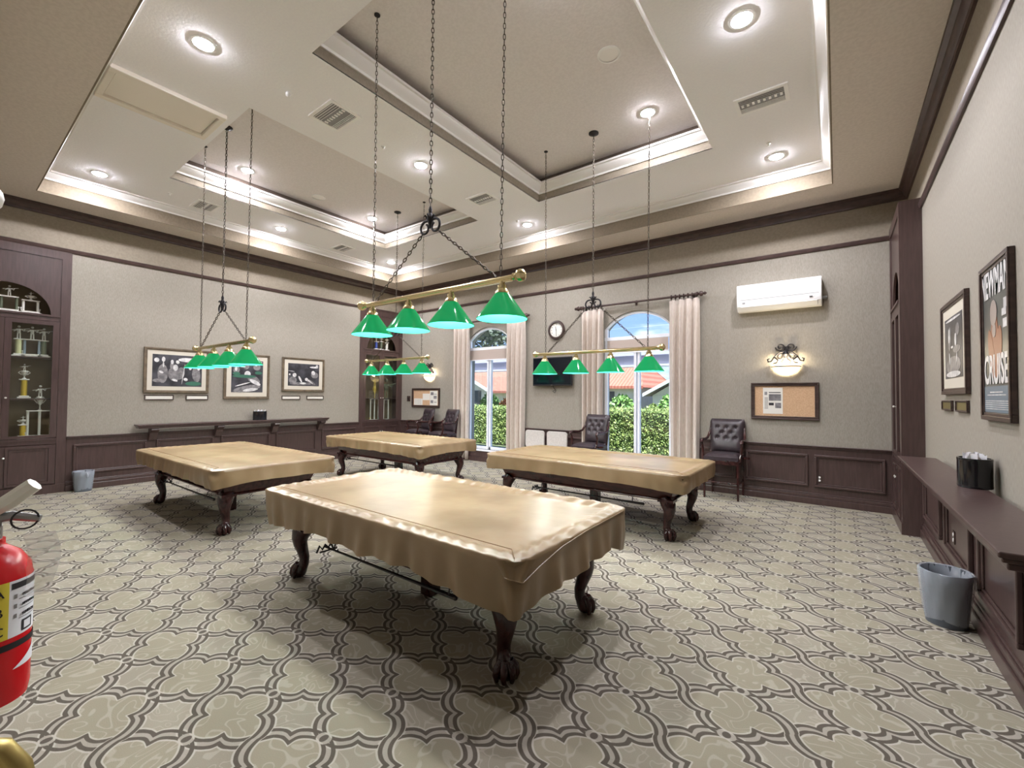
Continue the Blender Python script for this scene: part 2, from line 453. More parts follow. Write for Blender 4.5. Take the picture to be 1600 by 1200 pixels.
# ------------------------------------------------------------------ windows
for n_, (a, b) in enumerate((W1, W2)):
    y0, y1 = YB+.05, YB+.11; f = MB(); fw = .055; c = (a+b)/2
    f.box(a, a+fw, y0, y1, SILL, SPR).box(b-fw, b, y0, y1, SILL, SPR).box(a, b, y0, y1, SILL, SILL+.07)
    f.box(a, b, y0-.02, y1, TR-.035, TR+.03)
    f.box(c-.055, c-.008, y0-.02, y1, SILL, TR-.03).box(c+.008, c+.055, y0, y1+.02, SILL, TR-.03)
    ao = arch(a, b); ai = arch(a+fw, b-fw, spr=SPR+.01, apex=APEX-fw)
    for i in range(20):
        f.hexa([(ao[i][0], y0, ao[i][1]), (ao[i+1][0], y0, ao[i+1][1]), (ai[i+1][0], y0, ai[i+1][1]), (ai[i][0], y0, ai[i][1])],
               [(ao[i][0], y1, ao[i][1]), (ao[i+1][0], y1, ao[i+1][1]), (ai[i+1][0], y1, ai[i+1][1]), (ai[i][0], y1, ai[i][1])])
    # painted casing standing proud of the wall
    w = struct('window_%d' % (n_+1), f, win_frame, smooth=0)
    g = MB(); g.box(a+.02, b-.02, y0+.03, y0+.036, SILL+.02, SPR)
    g.prism([(p[0], p[1]) for p in arch(a+.03, b-.03, spr=SPR+.01, apex=APEX-.03)], 'y', y0+.03, y0+.036)
    g.build('glass_pane', glass, w, smooth=0)
    MB().box(a-.02, b+.02, YB-.05, YB+.05, SILL-.04, SILL).build('window_sill', win_frame, w, smooth=0)
    s_ = thing('roller_shade', ['taupe roller shade below the arch of the window with the tree outside', 'taupe roller shade below the arch of the window by the television'][n_], 'window shade', (c, YB+.03, TR-.04), group='roller shades under the arched panes')
    MB().box(-.62, .62, -.005, 0, -.24, 0).build('cloth', shade_cloth, s_, smooth=0)
    MB().box(-.62, .62, -.015, .008, -.265, -.24).build('bottom_bar', win_frame, s_, smooth=0)

# curtains
def curtain(x0, x1, label, ph):
    n = 64; w = x1-x0
    def fn(u, v):
        k = .55+.45*min(1, v*5) if v < .2 else 1
        dep = .055*math.sin(u*2*PI*4+ph+.4*math.sin(v*3))*k + .012*math.sin(u*2*PI*9+ph*2)*k
        xx = x0+w*u + .02*math.sin(v*4+ph)*(u-.5)
        return (xx, YB-.115+dep, 3.44-v*3.42)
    o = MB().grid(fn, n, 14).build('curtain', curtain_mat, smooth=80, solid=.006)
    tag(o, label, 'curtain', 'oatmeal curtains beside the arched windows')
    for i in range(7):
        x = x0+w*(i+.5)/7; hk = MB()
        hk.tube([(x, YB-.115+.036*math.cos(t*PI/6), 3.50+.036*math.sin(t*PI/6)) for t in range(12)], .011, 6, True)
        hk.box(x-.004, x+.004, YB-.12, YB-.11, 3.43, 3.48)
        hk.build('ring', wood_h, o)
    return o
curtain(-8.08, -7.52, 'oatmeal curtain between the corner armchairs and the tree window', .3)
curtain(-6.33, -5.80, 'oatmeal curtain between the tree window and the television', 1.2)
curtain(-4.32, -3.84, 'narrow oatmeal curtain behind the armchair near the television', 2.2)
curtain(-2.50, -1.98, 'oatmeal curtain beside the tall armchair and cork board', .9)
def rod(x0, x1, label):
    c = (x0+x1)/2; L = (x1-x0)/2
    t = thing('curtain_rod', label, 'curtain rod', (c, YB-.115, 3.505), group='dark wood curtain rods')
    MB().lathe([(.021, -L), (.021, L)], 12, axis='x').build('rod', wood_h, t)
    for s_ in (-1, 1):
        m = MB(); e = s_*L
        m.lathe([(.021, e), (.042, e+s_*.01), (.042, e+s_*.025), (.02, e+s_*.035), (.05, e+s_*.07), (.044, e+s_*.10), (.018, e+s_*.125), (.032, e+s_*.145), (.002, e+s_*.18)], 14, axis='x')
        m.build('finial', wood_h, t)
        b = MB().box(s_*(L-.06)-.012, s_*(L-.06)+.012, -.005, .115, -.012, .012).box(s_*(L-.06)-.02, s_*(L-.06)+.02, .1, .115, -.05, .05)
        b.build('bracket', wood_h, t)
    MB().box(-.012, .012, -.005, .115, -.012, .012).box(-.02, .02, .1, .115, -.05, .05).build('bracket', wood_h, t)
rod(-8.15, -5.82, 'dark wood curtain rod above the window with the tree outside')
rod(-4.32, -2.02, 'dark wood curtain rod above the window right of the television')

# ------------------------------------------------------------------ outside
struct('ground_patio', MB().box(-40, 20, YB+.28, 11.0, -.12, -.02), patio_mat, smooth=0)
tag(MB().box(-60, 40, 11.0, 70, -.14, -.03).build('lawn', lawn_mat, smooth=0), 'green lawn between the hedge and the neighbouring houses', 'grass', kind='stuff')
gut = MB().box(-40, 12, 10.1, 10.35, 2.36, 2.62).box(-40, 12, 10.0, 10.4, 2.62, 2.74).box(-40, 12, 10.02, 10.1, 2.36, 2.41)
struct('beam_outside', gut, lav, smooth=0)
def leaves(mb, n, fn, size, rnd=random):
    for _ in range(n):
        p = Vector(fn()); s_ = size*rnd.uniform(.6, 1.3)
        a = Vector((rnd.gauss(0, 1), rnd.gauss(0, 1), rnd.gauss(0, 1))).normalized(); b = a.orthogonal().normalized()
        mb.add([p-a*s_, p+b*s_*.5, p+a*s_, p-b*s_*.5], [(0, 1, 2, 3)])
def hedge(label, x0, x1, y0, y1, h, n):
    def fn():
        f = random.random(); x = random.uniform(x0, x1)
        j = random.gauss(0, .035)
        if f < .65: return (x, y0+j, random.uniform(0.02, h))
        return (x, random.uniform(y0, y1), h+j)
    m = MB(); leaves(m, n, fn, .032)
    t = thing('hedge', label, 'hedge', (0, 0, 0), group='clipped hedge outside')
    m.build('foliage', hedge_mat, t, smooth=0)
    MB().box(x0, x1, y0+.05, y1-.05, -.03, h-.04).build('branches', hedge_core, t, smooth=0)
hedge('clipped green hedge outside the window next to the television', -7.5, -2.2, 11.55, 12.4, 1.26, 15000)
hedge('clipped green hedge outside the window with the tree', -14.5, -8.6, 11.55, 12.4, 1.22, 15000)
def shrub(label, x, y, r, h, mat, n=900, grp='shrubs beyond the hedge', nm='shrub', cat='shrub'):
    m = MB()
    def fn():
        a = random.uniform(0, 2*PI); ph = math.acos(random.uniform(-1, 1)); q = r*random.uniform(.8, 1.02)
        return (q*math.sin(ph)*math.cos(a), q*math.sin(ph)*math.sin(a), h*.5+h*.5*math.cos(ph)*random.uniform(.85, 1))
    leaves(m, n, fn, .11)
    t = thing(nm, label, cat, (x, y, 0), group=grp)
    m.build('foliage', mat, t, smooth=0)
    MB().ball((0, 0, h*.5), r*.8, 10, sz=h*.5/r).build('branches', hedge_core, t); MB().lathe([(.07, -.03), (.06, h*.5)], 8).build('stem', bark, t)
shrub('rounded light green shrub in front of the pink tiled roof house', -6.5, 15.6, .55, 1.72, shrub_mat)
shrub('green bush at the right edge of the window by the television', -4.75, 15.8, .45, 1.75, shrub_mat)
shrub('small yellow green bush beside the window mullion', -5.65, 16.6, .30, 1.35, hedge_mat)
shrub('dark shrub at the left edge of the window by the television', -7.6, 16.4, .5, 1.5, tree_leaf)
shrub('grey green shrub outside the tree window', -12.9, 15.6, .5, 1.75, shrub_mat)
shrub('orange flowering bush outside the tree window', -11.6, 15.2, .42, 1.5, orange_leaf)

def house(label, x0, x1, y0, y1, h, ridge, roofmat, axis='x', gable=True):
    t = thing('house', label, 'house', ((x0+x1)/2, y0, 0), group='houses across the lawn')
    cx = (x0+x1)/2; a, b = x0-cx, x1-cx; d = y1-y0
    MB().box(a, b, 0, d, -.03, h).build('wall', stucco, t, smooth=0)
    ov = .5; m = MB()
    if axis == 'x':
        m.hexa([(a-ov, -ov, h-.1), (b+ov, -ov, h-.1), (b-1.2, d/2, ridge), (a+1.2, d/2, ridge)], [(a-ov, -ov, h+.1), (b+ov, -ov, h+.1), (b-1.2, d/2, ridge+.15), (a+1.2, d/2, ridge+.15)])
        m.hexa([(a-ov, d+ov, h-.1), (b+ov, d+ov, h-.1), (b-1.2, d/2, ridge), (a+1.2, d/2, ridge)], [(a-ov, d+ov, h+.1), (b+ov, d+ov, h+.1), (b-1.2, d/2, ridge+.15), (a+1.2, d/2, ridge+.15)])
        m.add([(a-ov, -ov, h), (a-ov, d+ov, h), (a+1.2, d/2, ridge+.1)], [(0, 1, 2)]); m.add([(b+ov, -ov, h), (b+ov, d+ov, h), (b-1.2, d/2, ridge+.1)], [(0, 1, 2)])
    else:
        mx = (a+b)/2
        for s_ in (a-ov, b+ov):
            m.hexa([(s_, -ov, h-.1), (mx, -ov, ridge), (mx, d+ov, ridge), (s_, d+ov, h-.1)], [(s_, -ov, h+.08), (mx, -ov, ridge+.18), (mx, d+ov, ridge+.18), (s_, d+ov, h+.08)])
        gb = MB().hexa([(a, 0, h-.02), (b, 0, h-.02), (mx, 0, ridge-.05)], [(a, .1, h-.02), (b, .1, h-.02), (mx, .1, ridge-.05)]); gb.build('gable', stucco, t, smooth=0)
        f = MB()
        for s_ in (a-ov, b+ov): f.hexa([(s_, -ov-.04, h-.12), (mx, -ov-.04, ridge-.02), (mx, -ov-.04, ridge+.2), (s_, -ov-.04, h+.1)], [(s_, -ov+.02, h-.12), (mx, -ov+.02, ridge-.02), (mx, -ov+.02, ridge+.2), (s_, -ov+.02, h+.1)])
        f.build('fascia', win_frame, t, smooth=0)
    m.build('roof', roofmat, t, smooth=0)
    for k in (.3, .7):
        MB().box(a+(b-a)*k-.5, a+(b-a)*k+.5, -.03, .02, .9, 2.0).build('window', dark_grey, t, smooth=0)
house('cream house with pink clay tile roof seen through the window by the television', -19.5, -11.6, 31, 38, 2.3, 4.6, roof_tile)
house('low house with grey roof and pale gable edge', -9.9, -3.6, 29, 37, 1.75, 3.6, roof_grey, 'y')
house('house with orange clay roof seen through the tree window', -37, -21, 33, 42, 2.6, 4.5, roof_tile)
house('white gabled house with shuttered wall in front of the orange roof', -25.9, -21.6, 26, 30.5, 1.9, 3.1, roof_tile, 'y')
# trees
def tree(label, x, y, h, r, n, mat, z0):
    t = thing('tree', label, 'tree', (x, y, 0), group='trees outside')
    tr = MB().tube([(0, 0, -.03), (.1, 0, z0*.5), (-.05, .1, z0), (.1, 0, h*.8)], [.2, .16, .13, .05], 10)
    for k in range(7):
        a = k*2.4; tr.tube([(0, 0, z0*.7+k*.15), (r*.4*math.cos(a), r*.4*math.sin(a), z0+.4+k*.2), (r*.8*math.cos(a), r*.8*math.sin(a), z0+.7+k*.3)], [.07, .05, .02], 6)
    tr.build('trunk', bark, t); m = MB()
    cl = [(random.uniform(-r, r)*.8+(2.0 if n > 5000 else 0), random.uniform(-r, r)*.8, random.uniform(z0, h)) for _ in range(40)]
    def fn():
        c = random.choice(cl); return (c[0]+random.gauss(0, r*.16), c[1]+random.gauss(0, r*.16), c[2]+random.gauss(0, r*.14))
    leaves(m, n, fn, .11); m.build('foliage', mat, t, smooth=0)
tree('dark leafed tree filling the arched pane of the far window', -14.6, 14.6, 6.6, 2.4, 7000, tree_leaf, 3.7)
for i, (x, y, h) in enumerate(((-19.5, 45, 5.6), (-11.5, 49, 5.6), (-37, 50, 5.6), (-28.5, 53, 6.0), (-4.0, 46, 5.0))):
    tree(['green tree behind the pink roof house', 'small tree behind the gap between the pink roof and grey roof', 'green tree behind the orange roof house', 'tall tree above the ridge of the orange roof', 'tree behind the grey roofed house'][i], x, y, h, 2.6, 1400, shrub_mat, 2.6)

# ------------------------------------------------------------------ built-in display cabinets
def cabinet(label, loc, rz, w, depth, ztop):
    """front at local y=0, runs along local x from 0 to w"""
    t = thing('display_cabinet', label, 'cabinet', loc, rz, 'built-in dark wood display cabinets')
    st = .115
    m = MB()
    m.box(0, .03, 0, depth, 0, ztop).box(w-.03, w, 0, depth, 0, ztop).box(.03, w-.03, depth-.02, depth-.0005, 0.01, ztop-.03).box(.03, w-.03, 0.001, depth-.001, ztop-.03, ztop-.001)
    m.box(.03, w-.03, 0, depth-.02, .01, .14).box(.03, w-.03, .02, depth-.02, .84, .9).box(.03, w-.03, .02, depth-.02, 2.84, 2.90)
    m.build('carcass', wood, t, smooth=0)
    MB().box(.031, w-.031, depth-.028, depth-.0205, .15, ztop-.04).build('back_panel', olive_panel, t, smooth=0)
    fr = MB()
    fr.box(0, st, -.02, -.0002, .14, ztop).box(w-st, w, -.02, -.0002, .14, ztop)
    fr.box(0, w, -.03, -.0002, 0, .14)
    fr.box(st, w-st, -.012, .025, .80, .90).box(st, w-st, -.025, -.01, .86, .885)
    fr.box(st, w-st, -.012, .025, 2.80, 2.90).box(st, w-st, -.03, -.01, 2.87, 2.9)
    cx = w/2; hw = w/2-st-.11; rise = .45; n = 24; pts = [(cx-hw*math.cos(PI*i/n), 2.9+rise*math.sin(PI*i/n)) for i in range(n+1)]
    fr.box(st, cx-hw, -.005, .02, 2.9, ztop).box(cx+hw, w-st, -.005, .02, 2.9, ztop)
    for (p, q) in zip(pts, pts[1:]):
        fr.hexa([(p[0], -.005, p[1]), (q[0], -.005, q[1]), (q[0], -.005, ztop), (p[0], -.005, ztop)], [(p[0], .02, p[1]), (q[0], .02, q[1]), (q[0], .02, ztop), (p[0], .02, ztop)])
    fr.box(st, w-st, -.02, 0, ztop-.14, ztop)
    fr.build('face_frame', wood, t, smooth=0)
    for s_ in (0, 1):
        x0 = st+.004 if s_ == 0 else cx+.002; x1 = cx-.002 if s_ == 0 else w-st-.004; k = .075
        d = MB().box(x0, x0+k, -.018, .008, .905, 2.795).box(x1-k, x1, -.018, .008, .905, 2.795).box(x0+k, x1-k, -.018, .008, .905, .95).box(x0+k, x1-k, -.018, .008, 2.73, 2.795)
        dd = d.build('glass_door', wood, t, smooth=0)
        MB().box(x0+k-.005, x1-k+.005, -.002, .002, .945, 2.735).build('glass', case_glass, dd, smooth=0)
        kx = x1-.035 if s_ == 0 else x0+.035
        MB().lathe([(.004, -.018), (.006, -.03), (.014, -.036), (.014, -.044), (.004, -.05)], 10, (kx, 0, 1.55), 'y').build('knob', silver, dd)
        p = MB().box(x0, x1, -.012, .008, .15, .79)
        for q, e in ((.05, -.03), (.085, -.02)):
            ww = .03
            p.box(x0+q, x1-q, e, -.012, .79-q-ww+.03, .79-q+.03).box(x0+q, x1-q, e, -.012, .15+q-.03, .15+q+ww-.03)
            p.box(x0+q, x0+q+ww, e, -.012, .15+q, .79-q).box(x1-q-ww, x1-q, e, -.012, .15+q, .79-q)
        pp = p.build('panel_door', wood, t, smooth=0)
        MB().lathe([(.004, -.012), (.006, -.03), (.014, -.036), (.014, -.044), (.004, -.05)], 10, (kx, 0, .62), 'y').build('knob', silver, pp)
    for z in (1.52, 2.19): MB().box(.03, w-.03, .05, depth-.02, z, z+.02).build('shelf', wood, t, smooth=0)
    return t
cabinet('dark wood trophy cabinet at the near end of the picture wall', (XA, YN+.005, 0), PI/2, CA0-YN-.005, .4, ZR)
cabinet('dark wood trophy cabinet in the corner beyond the picture wall', (XA, CA1, 0), PI/2, YB-CA1, .4, ZR)
cabinet('dark wood cabinet in the corner by the wall air conditioner', (.644, YB, 0), -PI/2, 1.2, .1955, ZR+.12)

# trophies
TG = 'trophies in the display cabinets'
def trophy(label, x, y, z, h, kind, col, n=1, fig=silver):
    t = thing('trophy', label, 'trophy', (x, y, z), PI/2, TG)
    w = .055 if n == 1 else .05*n
    MB().box(-w-.02, w+.02, -.05, .05, 0, .025).box(-w, w, -.04, .04, .025, .045).build('base', marble, t, bevel=.004)
    hc = h*.45
    for i in range(n):
        cx = 0 if n == 1 else -w+.02+(2*w-.04)*i/(n-1)
        r = .036 if n == 1 else .017
        MB().lathe([(r, .045), (r, .045+hc)], 14, (cx, 0, 0)).build('column', col, t)
    z1 = .045+hc
    MB().box(-w, w, -.04, .04, z1, z1+.018).build('plate', marble, t, bevel=.003)
    z1 += .018; hf = h-z1
    if kind == 'cup':
        MB().lathe([(.03, z1), (.01, z1+.02), (.008, z1+hf*.2), (.03, z1+hf*.3), (.045, z1+hf*.5), (.04, z1+hf*.55), (.036, z1+hf*.5)], 14).tube([(-.045, 0, z1+hf*.5), (-.065, 0, z1+hf*.42), (-.03, 0, z1+hf*.28)], .006, 6).tube([(.045, 0, z1+hf*.5), (.065, 0, z1+hf*.42), (.03, 0, z1+hf*.28)], .006, 6).build('cup', fig, t)
        z1 += hf*.5; hf *= .5
    m = MB(); k = hf/.2           # little billiard player
    m.tube([(-.015*k, 0, z1), (-.012*k, 0, z1+.09*k)], .009*k, 6).tube([(.015*k, 0, z1), (.012*k, 0, z1+.09*k)], .009*k, 6)
    m.tube([(0, 0, z1+.08*k), (0, 0, z1+.15*k)], [.018*k, .022*k], 8).ball((0, 0, z1+.185*k), .017*k, 8)
    m.tube([(-.02*k, 0, z1+.145*k), (-.05*k, -.02*k, z1+.11*k), (-.02*k, -.04*k, z1+.13*k)], .007*k, 6)
    m.tube([(.02*k, 0, z1+.145*k), (.05*k, -.02*k, z1+.12*k), (.06*k, -.03*k, z1+.15*k)], .007*k, 6)
    m.tube([(-.09*k, -.04*k, z1+.12*k), (.11*k, -.03*k, z1+.16*k)], .004*k, 5)
    m.build('figure', fig, t)
    if n > 1:
        for s_ in (-1, 1): MB().tube([(s_*w, 0, .045), (s_*w, 0, .075)], .006, 6).ball((s_*w, 0, .085), .014, 8).build('small_figure', fig, t)
XT = XA-.16
trophy('twin column silver trophy in the arched niche of the near cabinet', XT, .74, 2.90, .42, 'fig', green_col, 2)
trophy('small white twin post trophy under the arch edge of the near cabinet', XT, .97, 2.90, .36, 'cup', silver, 2)
trophy('pale gold column trophy on the upper glass shelf, beside the door stile', XT, .855, 2.21, .49, 'fig', pale_col)
trophy('pale blue column trophy in the middle of the upper shelf', XT, 1.0, 2.21, .49, 'fig', steel_col, 2)
trophy('grey green column trophy at the outer end of the upper shelf', XT, 1.13, 2.21, .48, 'fig', green_col)
trophy('gold column trophy with silver cup on the middle shelf', XT, .93, 1.54, .55, 'cup', gold_col)
trophy('short gold column trophy on the cabinet bottom', XT, .935, .90, .36, 'cup', gold_col)
trophy('tall three column trophy reaching past the middle shelf', XT+.02, 1.11, .90, .85, 'cup', silver, 3)
trophy('blue column trophy in the arched niche of the corner cabinet', XT, 7.57, 2.90, .40, 'fig', blue_col)
trophy('silver grey trophy in the middle of the corner cabinet niche', XT, 7.74, 2.90, .44, 'cup', green_col)
trophy('leaning silver trophy at the window end of the corner cabinet niche', XT, 7.93, 2.90, .42, 'cup', silver)
trophy('tall gold topped trophy behind the glass of the corner cabinet', XT+.02, 7.53, .90, 1.25, 'cup', silver, 3, gold_cup)
trophy('slim tall column trophy behind the window side glass of the corner cabinet', XT+.02, 7.92, .90, 1.2, 'fig', silver, 2, green_col)

# ------------------------------------------------------------------ pool tables
HX, HY, ZT = 1.42, .725, .80
def rrect(hx, hy, r, per):
    """points around a rounded rectangle, evenly by arc length (list of (x,y,nx,ny,s))"""
    segs = []
    L = []
    for (cx, cy, a0) in ((hx-r, -hy+r, -PI/2), (hx-r, hy-r, 0), (-hx+r, hy-r, PI/2), (-hx+r, -hy+r, PI)):
        for k in range(9):
            a = a0+PI/2*k/8; L.append((cx+r*math.cos(a), cy+r*math.sin(a), math.cos(a), math.sin(a)))
    L.append(L[0]); out = []
    d = [0]
    for p, q in zip(L, L[1:]): d.append(d[-1]+math.hypot(q[0]-p[0], q[1]-p[1]))
    tot = d[-1]; j = 0
    for i in range(per):
        s_ = tot*i/per
        while d[j+1] < s_: j += 1
        f = (s_-d[j])/max(1e-9, d[j+1]-d[j]); p, q = L[j], L[j+1]
        nx, ny = p[2]+(q[2]-p[2])*f, p[3]+(q[3]-p[3])*f; l = math.hypot(nx, ny) or 1
        out.append((p[0]+(q[0]-p[0])*f, p[1]+(q[1]-p[1])*f, nx/l, ny/l, s_/tot))
    return out

def cover_mesh(seed, drop, corner, wav):
    rnd = random.Random(seed); N = 300
    base = rrect(HX, HY, .09, N)
    ph = [rnd.uniform(0, 6.28) for _ in range(8)]
    m = MB(); rings = []
    ins = [1.0, .8, .6, .42, .27, .2, .15, .11, .075, .045, .02, .006]
    for k, q in enumerate(ins):
        f = q; rr = []
        for (x, y, nx, ny, s_) in base:
            if k == 0: X_, Y_ = x*(HX-HY)/HX*.98, 0.0
            else:
                d = HY*f; X_ = x-math.copysign(min(abs(x)/HX, 1)*d, x); Y_ = y*(1-f)
            z = ZT+.012
            if q > .16: z -= .022
            elif q > .1: z -= .022*(q-.1)/.06
            if q <= .16:
                z += (.005 if wav > 1 else .004)*math.sin(s_*2*PI*61+ph[0]+4*math.sin(s_*40))*wav*(1 if q > .03 else .4)
            z += .003*math.sin(X_*5+ph[1])*math.sin(Y_*7+ph[2])
            if q <= .02: z -= .008
            rr.append((X_, Y_, z))
        rings.append(rr)
    nsk = 9
    for k in range(nsk+1):
        v = k/nsk; rr = []
        for (x, y, nx, ny, s_) in base:
            cpr = max(0, (abs(x)/HX+abs(y)/HY)-1.45)/.55       # corner proximity
            H = drop + corner*cpr**1.3 + (.012*math.sin(s_*2*PI*9+ph[3]) + .006*math.sin(s_*2*PI*23+ph[4]))*(wav-.35)
            fl = (.010+.02*v)+(.012*math.sin(s_*2*PI*26+ph[5])+.008*math.sin(s_*2*PI*47+ph[6]))*v*wav
            k4 = (2*abs(nx*ny))**3
            fl += -.042*k4*math.sin(PI*min(1, v/.45))**1.5 + .016*k4*max(0, v-.4)
            fl += cpr*(.006*math.sin(s_*2*PI*60+ph[7])*v - .05*v*v)
            rr.append((x+nx*fl, y+ny*fl, ZT-.004-H*v))
        rings.append(rr)
    vs = [p for r in rings for p in r]
    fs = [(k*N+i, k*N+(i+1) % N, (k+1)*N+(i+1) % N, (k+1)*N+i) for k in range(len(rings)-1) for i in range(N)]
    return m.add(vs, fs)

def leg_mesh(sx, sy):
    m = MB(); d = Vector((sx, sy*.75, 0)).normalized()
    prof = [(.47, -.02, .085), (.44, .0, .085), (.40, .022, .082), (.35, .035, .07), (.30, .03, .058), (.24, .01, .048), (.18, -.008, .042), (.13, -.006, .042), (.10, .01, .05), (.075, .025, .06)]
    pts = [Vector((sx*1.146, sy*.48, z))+d*o for z, o, r in prof]
    m.tube(pts, [p[2] for p in prof], 14)
    return m, d
def foot_mesh(sx, sy, d):
    m = MB(); c = Vector((sx*1.146, sy*.48, 0))+d*.03
    m.ball((c.x, c.y, .055), .057, 16, sz=.95)
    for k in range(4):
        a = math.atan2(d.y, d.x)+(-1.2, -.4, .4, 1.2)[k]; e = Vector((math.cos(a), math.sin(a), 0))
        m.tube([c+e*.03+Vector((0, 0, .115)), c+e*.058+Vector((0, 0, .085)), c+e*.066+Vector((0, 0, .05)), c+e*.06+Vector((0, 0, .014))], [.026, .026, .022, .012], 8)
    return m
def make_table(label, loc):
    t = thing('pool_table', label, 'pool table', loc, 0, 'covered pool tables')
    a = MB()
    lo = [(-1.19, -.50, .455), (1.19, -.50, .455), (1.19, .50, .455), (-1.19, .50, .455)]; hi = [(-1.25, -.58, .64), (1.25, -.58, .64), (1.25, .58, .64), (-1.25, .58, .64)]
    a.hexa(lo, hi).hexa([(-1.215, -.52, .445), (1.215, -.52, .445), (1.215, .52, .445), (-1.215, .52, .445)], [(-1.215, -.52, .465), (1.215, -.52, .465), (1.215, .52, .465), (-1.215, .52, .465)])
    a.build('apron', mahogany, t, smooth=0, bevel=.006)
    MB().box(-1.38, 1.38, -.69, .69, .66, .785).box(-1.3, 1.3, -.62, .62, .63, .66).build('rail', mahogany, t, smooth=0, bevel=.012)
    for sx in (-1, 1):
        for sy in (-1, 1):
            m, d = leg_mesh(sx, sy)
            m.box(sx*1.146-.09, sx*1.146+.09, sy*.48-.08, sy*.48+.08, .44, .47)
            L = m.build('leg', leg_wood, t, smooth=50); foot_mesh(sx, sy, d).build('claw_foot', leg_wood, L, smooth=60)
    h = MB()
    for x in (-.55, .75):
        h.tube([(x, -.5, .46), (x, -.535, .44), (x, -.545, .40), (x, -.53, .372), (x, -.51, .385)], .006, 6)
    h.build('hook', black_iron, t)
    MB().box(-.06, .06, -.06, .06, 0, .45).build('centre_leg', leg_wood, t, smooth=0, bevel=.01)
    return t
TP = [(-2.736, 2.556), (-6.93, 2.62), (-6.90, 5.56), (-2.74, 5.655)]
tl = ['pool table with claw feet under the cover nearest the doorway', 'pool table with claw feet beside the picture wall shelf', 'pool table with claw feet by the corner cabinet and far armchairs', 'pool table with claw feet in front of the window and tall armchair']
t0 = make_table(tl[0], (*TP[0], 0))
for i in (1, 2, 3): dup(t0, tl[i], (*TP[i], 0))
cl = ['wrinkled tan vinyl cover on the table nearest the doorway, draping to the leg tops', 'tan vinyl cover on the table beside the picture wall shelf', 'tan vinyl cover with a crumpled corner on the table by the corner cabinet', 'tan vinyl cover on the table in front of the window by the tall armchair']
for i in range(4):
    o = cover_mesh(i+3, (.225, .165, .155, .165)[i], (.10, .05, .06, .05)[i], (1.25, .6, .8, .5)[i]).build('table_cover', cover_mat, smooth=70)
    o.location = (*TP[i], 0); tag(o, cl[i], 'table cover', 'tan table covers'); o.scale = ((1, 1, 1), (1.03, 1.02, 1), (1, 1, 1), (1, 1, 1))[i]
    st_ = MB().tube([(-HX+.12, -HY+.105, ZT+.0165), (HX-.12, -HY+.105, ZT+.0165)], .0025, 5).tube([(HX-.12, -HY+.105, ZT+.0165), (HX-.04, -HY+.02, ZT+.012)], .0025, 5)
    st_.build('seam', Mat('seam thread', (120,92,58), .8).m if i == 0 else bpy.data.materials['seam thread'], o)
o = [q for q in C.objects if q.name == 'table_cover'][0]      # tucked fold at the corner towards the doorway
def fold(u, v):
    a = Vector((HX-.15, -HY-.014, ZT-.012)); b = Vector((HX-.075, -HY-.02, ZT-.085)); c = Vector((HX+.018, -HY+.13, ZT-.012)); d = Vector((HX+.012, -HY+.03, ZT-.105))
    p = a.lerp(c, u).lerp(b.lerp(d, u), v); n = Vector((.6, -.8, .25))
    return p + n*(.012+.03*math.sin(PI*u)+.014*math.sin(PI*3*u))*(1-.45*v)
MB().grid(fold, 16, 8).build('corner_fold', cover_mat, o, smooth=80)
MB().tube([fold(k/14, 1) for k in range(15)], .0035, 6).tube([fold(1, 1), (HX+.024, -HY+.17, ZT-.06), (HX+.022, -HY+.40, ZT-.022), (HX+.016, 0, ZT-.008), (HX+.014, HY-.12, ZT-.006)], .0035, 6).build('piping', cover_mat, o)
def bridge(label, x0, x1, loc):
    t = thing('bridge_stick', label, 'cue rest', loc, 0, 'bridge sticks hung under the tables')
    MB().tube([(x0, -.535, .382), (x1-.4, -.535, .382), (x1, -.535, .382)], [.008, .011, .016], 8).ball((x1, -.535, .382), .017, 8).build('shaft', black_wood, t)
    h = MB().tube([(x0, -.61, .35), (x0, -.585, .40), (x0, -.56, .365), (x0, -.535, .40), (x0, -.51, .365), (x0, -.485, .40), (x0, -.46, .35)], .009, 6).tube([(x0+.05, -.61, .365), (x0+.05, -.46, .365)], .007, 6).tube([(x0, -.535, .395), (x0+.06, -.535, .382)], .01, 6)
    h.build('bridge_head', black_iron, t)
bridge('black bridge stick hung under the table nearest the doorway', -.70, .80, (*TP[0], 0))
bridge('black bridge stick hung under the table beside the picture wall', -.85, .95, (*TP[1], 0))
bridge('black bridge stick hung under the table by the corner cabinet', -.9, .62, (*TP[2], 0))
bridge('black bridge stick hung under the table in front of the window', -.66, .88, (*TP[3], 0))

